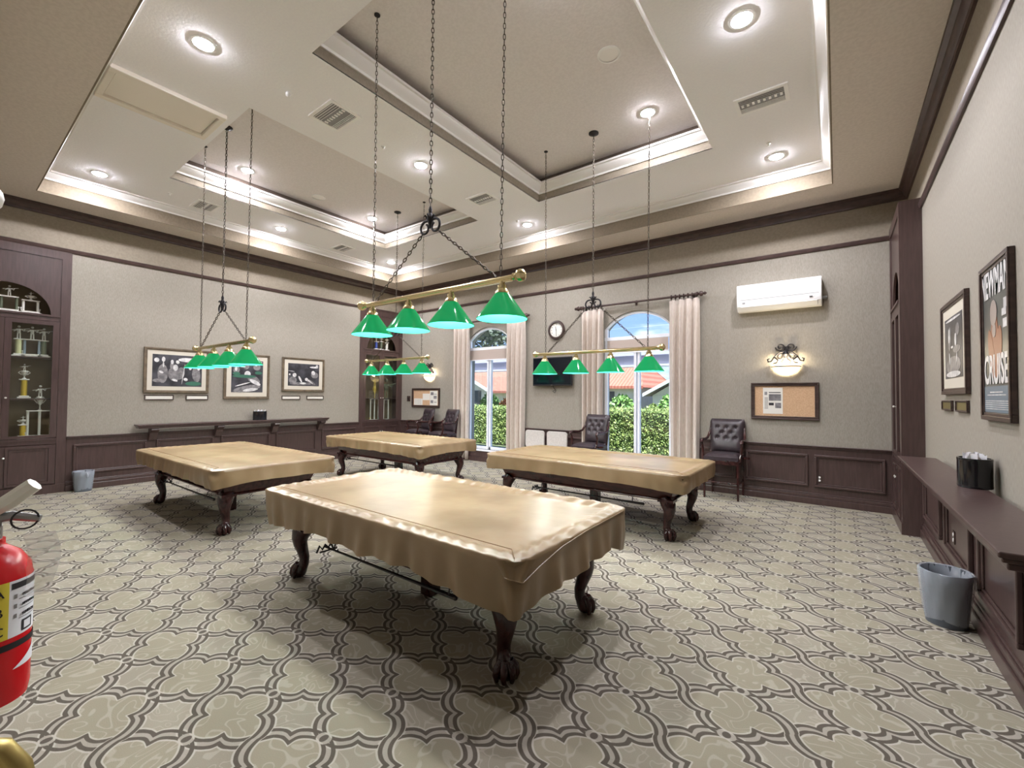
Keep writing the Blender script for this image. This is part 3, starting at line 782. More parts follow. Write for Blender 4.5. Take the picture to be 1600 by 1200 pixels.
# ------------------------------------------------------------------ billiard lamps
def chain(a, b, pitch=.042, r=.0045, wd=.011):
    a, b = Vector(a), Vector(b); L = (b-a).length; n = max(2, round(L/pitch)); d = (b-a)/n; t = d.normalized()
    u = t.orthogonal().normalized(); w = t.cross(u); m = MB()
    for i in range(n):
        c = a+d*(i+.5); s_ = u if i % 2 else w
        hl = d.length*.5+r
        pts = []
        for k in range(10):
            an = 2*PI*k/10; pts.append(c+t*math.cos(an)*hl+s_*math.sin(an)*wd)
        m.tube(pts, r, 5, True)
    return m
def make_lamp(label, loc, zb, zbr):
    """local origin at bar centre on z=0; zb bar height, zbr bracket height"""
    t = thing('billiard_lamp', label, 'pendant lamp', (loc[0], loc[1], zb), 0, 'four shade billiard lamps')
    MB().lathe([(.019, -.90), (.019, .90)], 14, axis='x').box(-.88, .88, -.012, .012, -.03, -.012).build('bar', brass, t)
    for s_ in (-1, 1):
        MB().lathe([(.019, s_*.89), (.028, s_*.90), (.024, s_*.915), (.028, s_*.925), (.043, s_*.945), (.048, s_*.965), (.043, s_*.985), (.02, s_*1.003), (.002, s_*1.008)], 16, axis='x').build('finial', brass, t)
    for x in (-.795, -.265, .265, .795):
        MB().lathe([(.02, -.02), (.022, -.045), (.034, -.05), (.036, -.075), (.05, -.09), (.056, -.115), (.05, -.118)], 20, (x, 0, 0)).build('shade_holder', brass, t)
        sh = MB().shell([(.05, -.108), (.06, -.118), (.186, -.292), (.192, -.30), (.190, -.304)], 36, (x, 0, 0)).build('shade', green_glass, t)
        MB().shell([(.046, -.110), (.056, -.120), (.182, -.294), (.188, -.303)], 36, (x, 0, 0)).build('shade_lining', aqua_inner, sh)
        b = MB().ball((x, 0, -.19), .03, 10).lathe([(.013, -.165), (.013, -.11)], 8, (x, 0, 0)).build('bulb', Mat('lit bulb', (255,255,255)).emit((240,255,250), 3).m if 'lit bulb' not in bpy.data.materials else bpy.data.materials['lit bulb'], sh)
        L = lamp('bulb_light', 'POINT', (x, 0, -.245), 17, (1.0, .96, .94), t, shadow_soft_size=.05)
    H = Z2-zb; hb = zbr-zb
    MB().lathe([(.002, H), (.07, H-.001), (.07, H-.012), (.03, H-.03), (.008, H-.045)], 20).build('canopy', black_iron, t)
    chain((0, 0, hb+.14), (0, 0, H-.04)).build('chain', chain_mat, t)
    for s_ in (-1, 1):
        chain((s_*.78, 0, .02), (s_*.80, 0, H-.02), .042, .0035, .009).build('chain', chain_mat, t)
        MB().lathe([(.03, H-.001), (.03, H-.008), (.01, H-.02)], 10, (s_*.80, 0, 0)).build('ceiling_hook', black_iron, t)
        chain((s_*.115, 0, hb-.09), (s_*.74, 0, .02)).build('chain', chain_mat, t)
        # scroll hook
        pts = []
        for k in range(22):
            f = k/21; a = PI*.55-f*PI*1.9; rr = .062*(1-.45*f)
            pts.append((s_*(.062+rr*math.cos(a)*-1*-1), 0, hb-.03+rr*math.sin(a)))
        m = MB().tube([(s_*.012, 0, hb+.06), (s_*.02, 0, hb+.03)]+pts, [.011]*12+[.010]*12, 8)
        m.tube([(s_*.095, 0, hb-.075), (s_*.118, 0, hb-.095)], .006, 6)
        m.build('scroll_hook', black_iron, t)
    g = MB().lathe([(.008, hb+.15), (.018, hb+.12), (.014, hb+.09), (.028, hb+.07), (.03, hb+.03), (.018, hb), (.01, hb-.03), (.002, hb-.05)], 12)
    for k in range(5):
        a = 2*PI*k/5; g.tube([(.015*math.cos(a), .015*math.sin(a), hb+.03), (.045*math.cos(a), .045*math.sin(a), hb+.07), (.06*math.cos(a), .06*math.sin(a), hb+.055)], [.010, .008, .003], 6)
    g.build('scroll_collar', black_iron, t)
    return t
LP = [((-2.80, 2.556), 2.53, 3.13), ((-6.85, 2.43), 2.325, 2.86), ((-7.20, 5.68), 2.37, 2.92), ((-2.745, 5.57), 2.285, 2.98)]
ll = ['brass lamp with four green glass cone shades over the table nearest the doorway', 'brass lamp with four green shades hanging before the framed photographs', 'brass lamp with four green shades hanging before the corner cabinet and cork board', 'brass lamp with four green shades hanging before the television and window']
for (p, zb, zr_), l in zip(LP, ll): make_lamp(l, p, zb, zr_)

# ------------------------------------------------------------------ ceiling fittings
def downlight(label, x, y, z, e):
    t = thing('downlight', label, 'ceiling light', (x, y, z), group='recessed ceiling lights')
    MB().lathe([(.085, -.001), (.105, -.001), (.107, -.008), (.085, -.012)], 28, caps=False).build('trim_ring', white_plastic, t)
    MB().lathe([(.078, -.004), (.078, -.013), (.066, -.017), (.002, -.019)], 20, caps=False).build('lens', lens_mat, t)
rows = [(1.5, 'row nearest the doorway side'), (4.22, 'middle row'), (6.95, 'row nearest the windows')]
cols = [(-9.04, 'along the picture wall'), (-4.84, 'between the two trays'), (-.65, 'along the poster wall')]
E1 = 1
for y, a in rows:
    for x, b in cols:
        if y < 2 and x > -1: continue          # not in the photograph
        downlight('recessed ceiling light %s, %s' % (b, a), x, y, Z1, E1)
for x, a in ((-7.90, 'recessed light in the raised tray nearer the picture wall'), (-1.97, 'recessed light in the raised tray nearer the posters')):
    for y, b in ((3.12, 'doorway end'), (5.57, 'window end')):
        downlight('%s, %s' % (a, b), x, y, Z2, E1*.55)
for x, b in ((-7.88, 'white round ceiling speaker in the tray nearer the picture wall'), (-1.97, 'white round ceiling speaker in the tray nearer the posters')):
    t = thing('ceiling_speaker', b, 'ceiling speaker', (x, 4.36, Z2), group='round ceiling speakers')
    MB().lathe([(.10, -.001), (.125, -.001), (.125, -.01), (.10, -.014)], 28, caps=False).build('trim_ring', white_plastic, t)
    MB().lathe([(.002, -.010), (.10, -.008), (.10, -.002), (.002, -.002)], 28).build('grille', Mat('speaker grille', (252,250,248), .8).m if 'speaker grille' not in bpy.data.materials else bpy.data.materials['speaker grille'], t)
def vent(label, x, y, w, d):
    t = thing('ceiling_vent', label, 'air vent', (x, y, Z1), group='ceiling air vents')
    r = ring(-w/2+.04, w/2-.04, -d/2+.04, d/2-.04, -w/2, w/2, -d/2, d/2, -.014, 0); r.build('frame', white_paint_metal, t, smooth=0)
    MB().box(-w/2+.03, w/2-.03, -d/2+.03, d/2-.03, -.004, -.001).build('backing', grey_vent, t, smooth=0)
    m = MB(); n = 4
    for i in range(n):
        yy = -d/2+.05+i*.028
        m.hexa([(-w/2+.04, yy, -.012), (w/2-.04, yy, -.012), (w/2-.04, yy+.004, -.012), (-w/2+.04, yy+.004, -.012)], [(-w/2+.04, yy+.012, -.003), (w/2-.04, yy+.012, -.003), (w/2-.04, yy+.016, -.003), (-w/2+.04, yy+.016, -.003)])
        m.box(-w/2+.04, w/2-.04, d/2-.05-i*.02, d/2-.046-i*.02, -.012, -.003)
    for i in range(8):
        xx = -w/2+.07+i*(w-.14)/7; m.box(xx-.012, xx+.012, -.02, .02, -.013, -.003)
    m.build('louvers', white_paint_metal, t, smooth=0)
vent('ceiling vent between the trays, near the access hatch', -4.82, 2.85, .50, .40)
vent('ceiling vent above the framed photographs', -9.05, 2.9, .46, .36)
vent('ceiling vent between the trays, nearer the windows', -4.82, 5.58, .46, .36)
vent('ceiling vent near the corner cabinet', -9.08, 5.62, .46, .36)
vent('ceiling vent on the poster side of the room', -.655, 5.52, .52, .34)
for i, (x, y, b) in enumerate(((-8.97, 2.36, 'sprinkler head beside the vent above the photographs'), (-4.89, 3.6, 'sprinkler head between the trays in the middle of the room'), (-4.89, 6.68, 'sprinkler head beside the light nearest the clock wall'), (-.70, 6.53, 'sprinkler head beside the light on the poster side'))):
    o = MB().lathe([(.03, -.001), (.032, -.006), (.014, -.014), (.008, -.03), (.018, -.034), (.002, -.038)], 12, (0, 0, 0)).build('sprinkler_head', white_plastic)
    o.location = (x, y, Z1); tag(o, b, 'sprinkler', 'ceiling sprinkler heads')
t = thing('motion_sensor', 'small white sensor on the ceiling between the hatch and the vent', 'sensor', (-4.87, 2.33, Z1))
MB().lathe([(.035, -.001), (.035, -.012), (.02, -.02)], 16).build('base', white_plastic, t); MB().ball((.02, -.02, -.035), .028, 12).build('head', white_plastic, t)
hatch_paint = Mat('hatch paint', (247,241,231), .8).m
# attic hatch
t = thing('access_hatch', 'rectangular framed access hatch in the lower ceiling', 'ceiling hatch', (-6.24, 1.555, Z1))
ring(-.29, .29, -.47, .47, -.365, .365, -.53, .53, -.05, 0).build('frame', hatch_paint, t, smooth=0, bevel=.008)
MB().box(-.28, .28, -.46, .46, -.02, -.004).build('panel', hatch_paint, t, smooth=0)

# ------------------------------------------------------------------ things on the picture wall
def frame_y(t, x, y0, y1, z0, z1, fw, d, s_, mat, nm='frame'):
    """frame on a wall plane x (facing s_*x)"""
    m = MB()
    for a, b, e, f in ((y0, y1, z0, z0+fw), (y0, y1, z1-fw, z1), (y0, y0+fw, z0+fw, z1-fw), (y1-fw, y1, z0+fw, z1-fw)): m.box(x, x+s_*d, a, b, e, f)
    k = fw*.6
    for a, b, e, f in ((y0, y1, z0, z0+k), (y0, y1, z1-k, z1), (y0, y0+k, z0+k, z1-k), (y1-k, y1, z0+k, z1-k)): m.box(x+s_*d, x+s_*(d+.008), a, b, e, f)
    return m.build(nm, mat, t, smooth=0, bevel=.003)
def blob(m, x, s_, y, z, ry, rz, rot=0, n=14):
    pts = []
    for k in range(n):
        a = 2*PI*k/n; u, v = ry*math.cos(a), rz*math.sin(a)
        pts.append((y+u*math.cos(rot)-v*math.sin(rot), z+u*math.sin(rot)+v*math.cos(rot)))
    m.prism(pts, 'x', x, x+s_*.0015)
def picture(label, x, s_, y0, y1, z0, z1, mb, fmat, shapes, fw=.05, d=.03, cat='framed photograph', grp='framed photographs'):
    t = thing('framed_photograph', label, cat, (x, (y0+y1)/2, z0), group=grp)
    oy, oz = (y0+y1)/2, z0; a, b, c, e = y0-oy, y1-oy, 0, z1-z0
    frame_y(t, 0, a, b, c, e, fw, d, s_, fmat)
    k_ = d*.75
    MB().box(0, s_*k_, a+fw*.5, b-fw*.5, c+fw*.5, e-fw*.5).build('mat_board', paper_cream, t, smooth=0)
    q = fw+mb
    ph = MB().box(s_*k_, s_*(k_+.002), a+q, b-q, c+q, e-q); mi = [0]*len(ph.f)
    W = b-a-2*q; H = e-c-2*q
    for k, (mt, nm) in enumerate(((photo_mid, 'figure_tones'), (photo_light, 'highlight_tones'), (photo_green, 'table_tone'))):
        m = MB(); cnt = 0
        for (kk, u, v, ru, rv, ro) in shapes:
            if kk == k:
                blob(ph, s_*(k_+.002+.0012*k+.00008*cnt), s_, a+q+u*W, c+q+v*H, ru*W, rv*H, ro); cnt += 1
        mi += [k+1]*(len(ph.f)-len(mi))
    po = ph.build('photo', photo_dark, t, smooth=0)
    for mt in (photo_mid, photo_light, photo_green): po.data.materials.append(mt)
    po.data.polygons.foreach_set('material_index', mi)
    return t
XW = XA+.001
picture('wide framed black and white photograph of a group of men, left of three', XW, 1, 2.385, 3.43, 1.645, 2.50, .075, frame_bronze,
    [(0, .42, .38, .12, .22, .2), (0, .55, .42, .09, .2, -.2), (0, .2, .4, .1, .3, 0), (0, .88, .4, .09, .25, .1), (0, .38, .65, .04, .14, 0), (0, .12, .18, .11, .06, 0), (1, .08, .82, .05, .07, 0), (1, .21, .85, .035, .08, 0), (1, .21, .68, .015, .09, 0), (1, .38, .78, .03, .07, 0), (1, .49, .78, .035, .06, .3), (1, .45, .6, .05, .1, 0), (1, .17, .45, .05, .035, -.5), (1, .44, .2, .06, .035, -.4), (1, .66, .23, .045, .05, -.5), (1, .61, .4, .008, .34, -.12), (1, .7, .86, .2, .07, 0), (1, .75, .6, .03, .06, 0), (1, .93, .6, .03, .06, 0), (2, .82, .1, .17, .07, 0)])
picture('squarer framed photograph of a man shooting pool, middle of three', XW, 1, 3.70, 4.61, 1.53, 2.50, .09, frame_bronze,
    [(0, .5, .12, .45, .1, .2), (0, .15, .7, .1, .12, 0), (0, .45, .82, .1, .1, 0), (0, .8, .8, .12, .1, 0), (0, .7, .4, .22, .12, -.5), (1, .5, .57, .1, .1, 0), (1, .75, .32, .2, .06, -.5), (1, .35, .25, .25, .02, .3), (1, .6, .08, .25, .05, .15), (1, .14, .72, .04, .06, 0), (1, .45, .9, .04, .05, 0), (1, .77, .88, .04, .05, 0), (1, .6, .96, .38, .03, 0), (1, .35, .8, .1, .02, 0), (2, .4, .5, .38, .05, 0), (2, .15, .58, .12, .05, 0), (2, .85, .62, .12, .05, 0)])
picture('framed dark photograph of two players under a lamp, right of three', XW, 1, 4.89, 5.92, 1.70, 2.50, .085, frame_bronze,
    [(0, .15, .25, .12, .16, 0), (0, .7, .2, .2, .07, -.5), (0, .85, .5, .12, .14, 0), (0, .4, .1, .35, .06, 0), (1, .2, .48, .06, .09, 0), (1, .05, .5, .025, .04, 0), (1, .38, .3, .03, .16, .5), (1, .47, .12, .1, .04, 0), (1, .58, .3, .05, .07, 0), (1, .7, .2, .12, .03, -.6), (1, .82, .86, .14, .04, 0), (1, .8, .6, .06, .1, .3), (1, .92, .9, .04, .08, 0), (1, .1, .65, .1, .012, -.1)])
def plaque(label, x, s_, y0, y1, z0, z1, mat, fm):
    t = thing('name_plaque', label, 'plaque', (x, (y0+y1)/2, z0), group='small plaques under the framed pictures')
    w = (y1-y0)/2; h = z1-z0
    frame_y(t, 0, -w, w, 0, h, .018, .012, s_, fm); MB().box(0, s_*.01, -w+.01, w-.01, .01, h-.01).build('plate', mat, t, smooth=0)
plaque('white plaque under the wide photograph, cabinet side', XW, 1, 2.41, 2.855, 1.51, 1.605, paper, frame_dark)
plaque('white plaque under the wide photograph, on its other side', XW, 1, 3.05, 3.43, 1.51, 1.605, paper, frame_dark)
plaque('white plaque under the dark photograph, shelf middle side', XW, 1, 4.90, 5.33, 1.51, 1.60, paper, frame_dark)
plaque('white plaque under the dark photograph, corner cabinet side', XW, 1, 5.49, 5.92, 1.51, 1.60, paper, frame_dark)

# wall shelves on brackets
def wallshelf(label, x, s_, y0, y1, depth, corb):
    t = thing('wall_shelf', label, 'shelf', (x, 0, 0), group='dark wood drink shelves')
    z = 1.07
    m = MB().box(0, s_*depth, y0, y1, z-.025, z).box(0, s_*(depth-.012), y0+.012, y1-.012, z-.045, z-.025).box(0, s_*(depth-.03), y0+.03, y1-.03, z-.075, z-.045)
    m.build('shelf_board', wood, t, smooth=0, bevel=.006)
    for y in corb:
        pr = [(0, z-.075), (s_*(depth-.06), z-.075), (s_*(depth-.05), z-.11), (s_*(depth-.09), z-.14), (s_*(depth*.45), z-.16), (s_*(depth*.4), z-.2), (s_*.07, z-.25), (s_*.04, z-.30), (0, z-.30)]
        MB().prism(pr, 'y', y-.06, y+.06).build('bracket', wood, t, smooth=0, bevel=.005)
wallshelf('long dark wood shelf under the framed photographs', XA+.056, 1, 2.26, 5.92, .25, (2.53, 3.60, 4.71, 5.80))
wallshelf('long dark wood shelf under the movie poster', XC-.056, -1, 2.50, 6.02, .29, ())

def tissue(label, loc, ry, rx, h):
    t = thing('tissue_holder', label, 'tissue holder', loc, group='black tissue holders on the shelves')
    MB().lathe([(1, 0), (1.02, .01), (1, .02), (1, h-.02), (1.02, h-.01), (1, h), (.9, h), (.9, .02)], 28, sx=rx, sy=ry).build('holder', black_gloss, t)
    m = MB()
    for k in range(9):
        y = -ry*.7+ry*1.4*k/8
        m.grid(lambda u, v: (rx*.55*(u-.5)*2, y+.012*math.sin(u*9+k), h-.03+.065*v*(.6+.4*math.sin(k*2.1+u*5))), 6, 3)
    m.build('tissues', tissue_mat, t, smooth=60)
tissue('black tissue holder on the shelf under the framed photographs', (XA+.17, 4.365, 1.0705), .14, .08, .19)
tissue('black tissue holder with white tissues on the shelf under the poster', (.735, 4.22, 1.0705), .105, .085, .195)

def bin_(label, loc, r0, r1, h):
    t = thing('waste_bin', label, 'waste bin', loc, group='waste bins with clear liners')
    MB().lathe([(.002, 0), (r0, 0), (r1, h), (r1-.006, h), (r0-.006, .008), (.002, .008)], 28).build('bin', bin_mat, t)
    m = MB(); n = 40; rnd = random.Random(h)
    rings = []
    for k, (f, zz) in enumerate(((-.012, h*.3), (-.010, h*.7), (-.008, h), (.004, h+.006), (.009, h), (.008, h*.72), (.006, h*.5), (.005, h*.28), (.003, h*.1))):
        rr = []
        for i in range(n):
            a = 2*PI*i/n; rb = r0+(r1-r0)*min(zz, h)/h
            q = rb+f+(.004*math.sin(a*9+k)+rnd.uniform(-.002, .003))*(1 if 3 < k else .6)
            rr.append((q*math.cos(a), q*math.sin(a), zz+(.012*math.sin(a*3+1) if k >= 5 else 0)))
        rings.append(rr)
    vs = [p for r in rings for p in r]
    m.add(vs, [(k*n+i, k*n+(i+1) % n, (k+1)*n+(i+1) % n, (k+1)*n+i) for k in range(len(rings)-1) for i in range(n)])
    m.tube([(r1+.012, .02, h*.95), (r1+.022, .03, h*.85), (r1+.018, .03, h*.72), (r1+.01, .02, h*.7)], [.012, .018, .014, .006], 8)
    m.build('liner', bag_mat, t, smooth=70)
bin_('round waste bin with clear liner under the shelf by the poster wall', (.634, 4.56, 0), .115, .145, .385)
bin_('round waste bin with clear liner beside the near trophy cabinet', (XA+.19, 1.60, 0), .105, .13, .33)

# ------------------------------------------------------------------ window wall objects
# clock
t = thing('wall_clock', 'round white wall clock with dark rim above the television', 'clock', (-4.99, YB, 3.11))
MB().lathe([(.15, -.015), (.205, -.001), (.215, -.03), (.20, -.06), (.17, -.065), (.155, -.045)], 40, axis='y', caps=False).build('rim', frame_dark, t)
MB().lathe([(.002, -.03), (.165, -.03), (.165, -.01), (.002, -.01)], 40, axis='y').build('dial', paper, t)
RX = Matrix.Rotation(PI/2, 4, 'X')
for k in range(12):
    a = PI/2-2*PI*(k+1)/12
    textobj('numeral', str(k+1), .036, ink, Matrix.Translation((.125*math.cos(a), -.0315, .125*math.sin(a))) @ RX, t)
MB().hexa([(-.006, -.034, -.02), (.006, -.034, -.02), (-.018, -.034, .085), (-.026, -.034, .083)], [(-.006, -.036, -.02), (.006, -.036, -.02), (-.018, -.036, .085), (-.026, -.036, .083)]).build('hour_hand', ink, t, smooth=0)
MB().box(-.004, .004, -.039, -.037, -.12, .02).build('minute_hand', ink, t, smooth=0)
# television
t = thing('television', 'black flat television on the wall between the two windows', 'television', (-5.06, YB-.002, 2.19))
MB().box(-.5, .5, -.10, -.055, -.315, .315).build('housing', black_matte, t, smooth=0, bevel=.006)
MB().box(-.48, .48, -.104, -.098, -.285, .295).build('screen', screen_mat, t, smooth=0)
MB().box(-.2, .2, -.056, 0, -.15, .15).build('wall_bracket', black_iron, t, smooth=0)
MB().box(-.02, .02, -.106, -.1, -.306, -.296).build('logo_badge', grey_metal, t, smooth=0)
MB().tube([(0, -.05, -.31), (.01, -.03, -.36), (.06, -.012, -.42), (.03, -.012, -.47), (-.03, -.012, -.44), (.05, -.012, -.40)], .006, 6).build('cable', ink, t)
# air conditioner
t = thing('air_conditioner', 'white wall mounted air conditioner above the wall sconce', 'air conditioner', (-.765, YB-.002, 3.32))
MB().prism([(0, -.225), (-.13, -.225), (-.20, -.15), (-.215, -.06), (-.215, .18), (-.19, .215), (0, .215)], 'x', -.585, .585).build('casing', white_plastic, t, smooth=40, bevel=.008)
MB().box(-.55, .55, -.218, -.2155, -.045, -.04).build('panel_seam', grey_metal, t, smooth=0)
MB().hexa([(-.53, -.20, -.15), (.53, -.20, -.15), (.53, -.14, -.215), (-.53, -.14, -.215)], [(-.53, -.207, -.157), (.53, -.207, -.157), (.53, -.147, -.222), (-.53, -.147, -.222)]).build('air_flap', white_plastic, t, smooth=0)
MB().box(-.50, -.46, -.22, -.215, -.10, -.085).build('badge', grey_metal, t, smooth=0)
MB().box(.43, .47, -.22, -.215, -.10, -.085).build('indicator', dark_grey, t, smooth=0)
MB().lathe([(.025, .585), (.025, .64), (.018, .65)], 12, (0, -.06, -.1), 'x').build('pipe_stub', grey_metal, t)
# sconces
def sconce(label, x, z):
    t = thing('wall_sconce', label, 'wall light', (x, YB, z), group='scrolled iron wall sconces')
    m = MB(); n = 20
    vs = []
    for k in range(9):
        f = k/8; r = math.sin(f*PI/2); zz = -.17*math.cos(f*PI/2)
        for i in range(n+1):
            a = PI+PI*i/n; vs.append((.20*r*math.cos(a), -.01+.15*r*math.sin(a), zz))
    fs = [(k*(n+1)+i, k*(n+1)+i+1, (k+1)*(n+1)+i+1, (k+1)*(n+1)+i) for k in range(8) for i in range(n)]
    MB().add(vs, fs).build('bowl', bowl_mat, t, smooth=60)
    rim = MB().tube([(.205*math.cos(PI+PI*i/24), -.01+.155*math.sin(PI+PI*i/24), -.03) for i in range(25)], .008, 6)
    rim.build('rim', black_iron, t)
    sc_ = MB()
    for s_ in (-1, 1):
        def spiral(cx, cz, r0, a0, turns, dr, yy=-.03):
            pts = []
            for k in range(26):
                f = k/25; a = a0+s_*-1*turns*2*PI*f; rr = r0*(1-dr*f)
                pts.append((s_*0+cx+rr*math.cos(a), yy, cz+rr*math.sin(a)))
            return pts
        sc_.tube(spiral(s_*.075, .29, .07, PI/2-s_*PI/2, 1.4, .75), .011, 7)
        sc_.tube(spiral(s_*.07, .13, .075, -PI/2, 1.2, .7), .011, 7)
        sc_.tube([(s_*.005, -.03, .22), (s_*.09, -.04, .20), (s_*.16, -.06, .13), (s_*.20, -.09, .06), (s_*.24, -.11, .05), (s_*.25, -.11, .09), (s_*.22, -.11, .10)], [.012]*4+[.014, .012, .008], 7)
        sc_.tube([(s_*.16, -.06, .13), (s_*.10, -.10, .07), (s_*.12, -.13, .03), (s_*.17, -.12, .02)], [.012, .012, .012, .008], 7)
    sc_.lathe([(.03, .14), (.045, .17), (.03, .21), (.01, .23)], 12, (0, -.03, 0))
    sc_.box(-.05, .05, -.02, 0, .0, .3)
    sc_.build('scroll_bracket', black_iron, t)
    lamp('sconce_light', 'POINT', (0, -.09, .06), 11, (1, .84, .58), t, shadow_soft_size=.05)
sconce('lit wall sconce with scrolls over the cork board by the air conditioner', -.665, 2.19)
sconce('lit wall sconce with scrolls over the small cork board in the far corner', -9.07, 2.19)
# cork boards
def corkboard(label, x0, x1, z0, z1, papers):
    t = thing('cork_board', label, 'notice board', ((x0+x1)/2, YB, z0), group='framed cork boards')
    w = (x1-x0)/2; h = z1-z0; fw = .055; m = MB()
    for a, b, c, d in ((-w, w, 0, fw), (-w, w, h-fw, h), (-w, -w+fw, fw, h-fw), (w-fw, w, fw, h-fw)): m.box(a, b, -.03, 0, c, d)
    k = .022
    for a, b, c, d in ((-w, w, 0, k), (-w, w, h-k, h), (-w, -w+k, k, h-k), (w-k, w, k, h-k)): m.box(a, b, -.04, -.03, c, d)
    m.build('frame', frame_dark, t, smooth=0, bevel=.004)
    MB().box(-w+.03, w-.03, -.012, 0, .03, h-.03).build('cork_panel', cork, t, smooth=0)
    for q, (a, b, c, d, blocks) in enumerate(papers):
        p = thing('notice', ['printed newsletter pinned on the cork board by the air conditioner', 'blank white sheet at the top of the far corner cork board', 'white sheet at the bottom left of the far corner cork board', 'sheet with pictures at the right of the far corner cork board'][q if len(papers) > 1 else 0] if len(papers) == 1 else ['blank white sheet in the middle of the far corner cork board', 'white schedule sheet low on the far corner cork board', 'sheet with small pictures along the far corner cork board edge'][q], 'notice', ((x0+x1)/2, YB-.0125, z0), group='papers pinned to the cork boards')
        MB().box(a, b, -.002, 0, c, d).build('sheet', paper, p, smooth=0)
        for nm, mt in (('printed_pictures', photo_mid), ('printed_text', ink)):
            bm = MB(); cnt = 0
            for (kk, u0, u1, v0, v1) in blocks:
                if (kk == 0) == (nm == 'printed_pictures'):
                    U = b-a; V = d-c; bm.box(a+u0*U, a+u1*U, -.003, -.002, c+v0*V, c+v1*V); cnt += 1
            if cnt: bm.build(nm, mt, p, smooth=0)
corkboard('large framed cork board with one newsletter below the wall sconce', -1.17, -.23, 1.30, 1.90,
    [(-.295, -.015, .09, .52, [(0, .3, .92, .5, .75), (0, .62, .92, .22, .42), (0, .08, .22, .72, .84), (1, .3, .55, .32, .42), (1, .3, .9, .80, .83)]+[(1, .08, .26, .2+.05*i, .215+.05*i) for i in range(9)])])
corkboard('small framed cork board crowded with papers in the far corner', -9.78, -8.66, 1.30, 1.83,
    [(-.12, .16, .2, .38, []), (-.48, -.13, .06, .24, [(1, .1+.2*j, .22+.2*j, .2+.2*i, .23+.2*i) for i in range(4) for j in range(4)]), (.17, .47, .06, .46, [(0, .1, .5, .7, .9), (0, .5, .9, .45, .65), (0, .1, .45, .15, .35), (1, .55, .9, .75, .78), (1, .55, .9, .2, .23)])])
t = thing('wall_plate', 'small dark wall plate between the corner cabinet and the small cork board', 'wall plate', (-9.95, YB, 1.53))
MB().box(-.07, .07, -.012, 0, -.08, .08).build('plate', frame_dark, t, smooth=0, bevel=.004); MB().box(-.018, .018, -.02, -.012, -.03, .03).build('switch', black_matte, t, smooth=0)
def outlet(label, M):
    t = thing('power_outlet', label, 'outlet', (0, 0, 0), group='power outlets'); t.matrix_world = M
    MB().box(-.035, .035, -.006, 0, -.057, .057).build('cover_plate', frame_dark, t, smooth=0, bevel=.002)
    for s_ in (-1, 1): MB().lathe([(.002, -.009), (.017, -.009), (.017, -.004), (.002, -.004)], 14, (0, 0, s_*.024), 'y').build('socket', white_plastic, t)
outlet('white double outlet on the dado panel under the cork board', Matrix.Translation((-.235, YB-.021, .40)))
outlet('white double outlet on the dado panel under the poster wall shelf', Matrix.Translation((XC-.021, 5.47, .435)) @ Matrix.Rotation(-PI/2, 4, 'Z'))

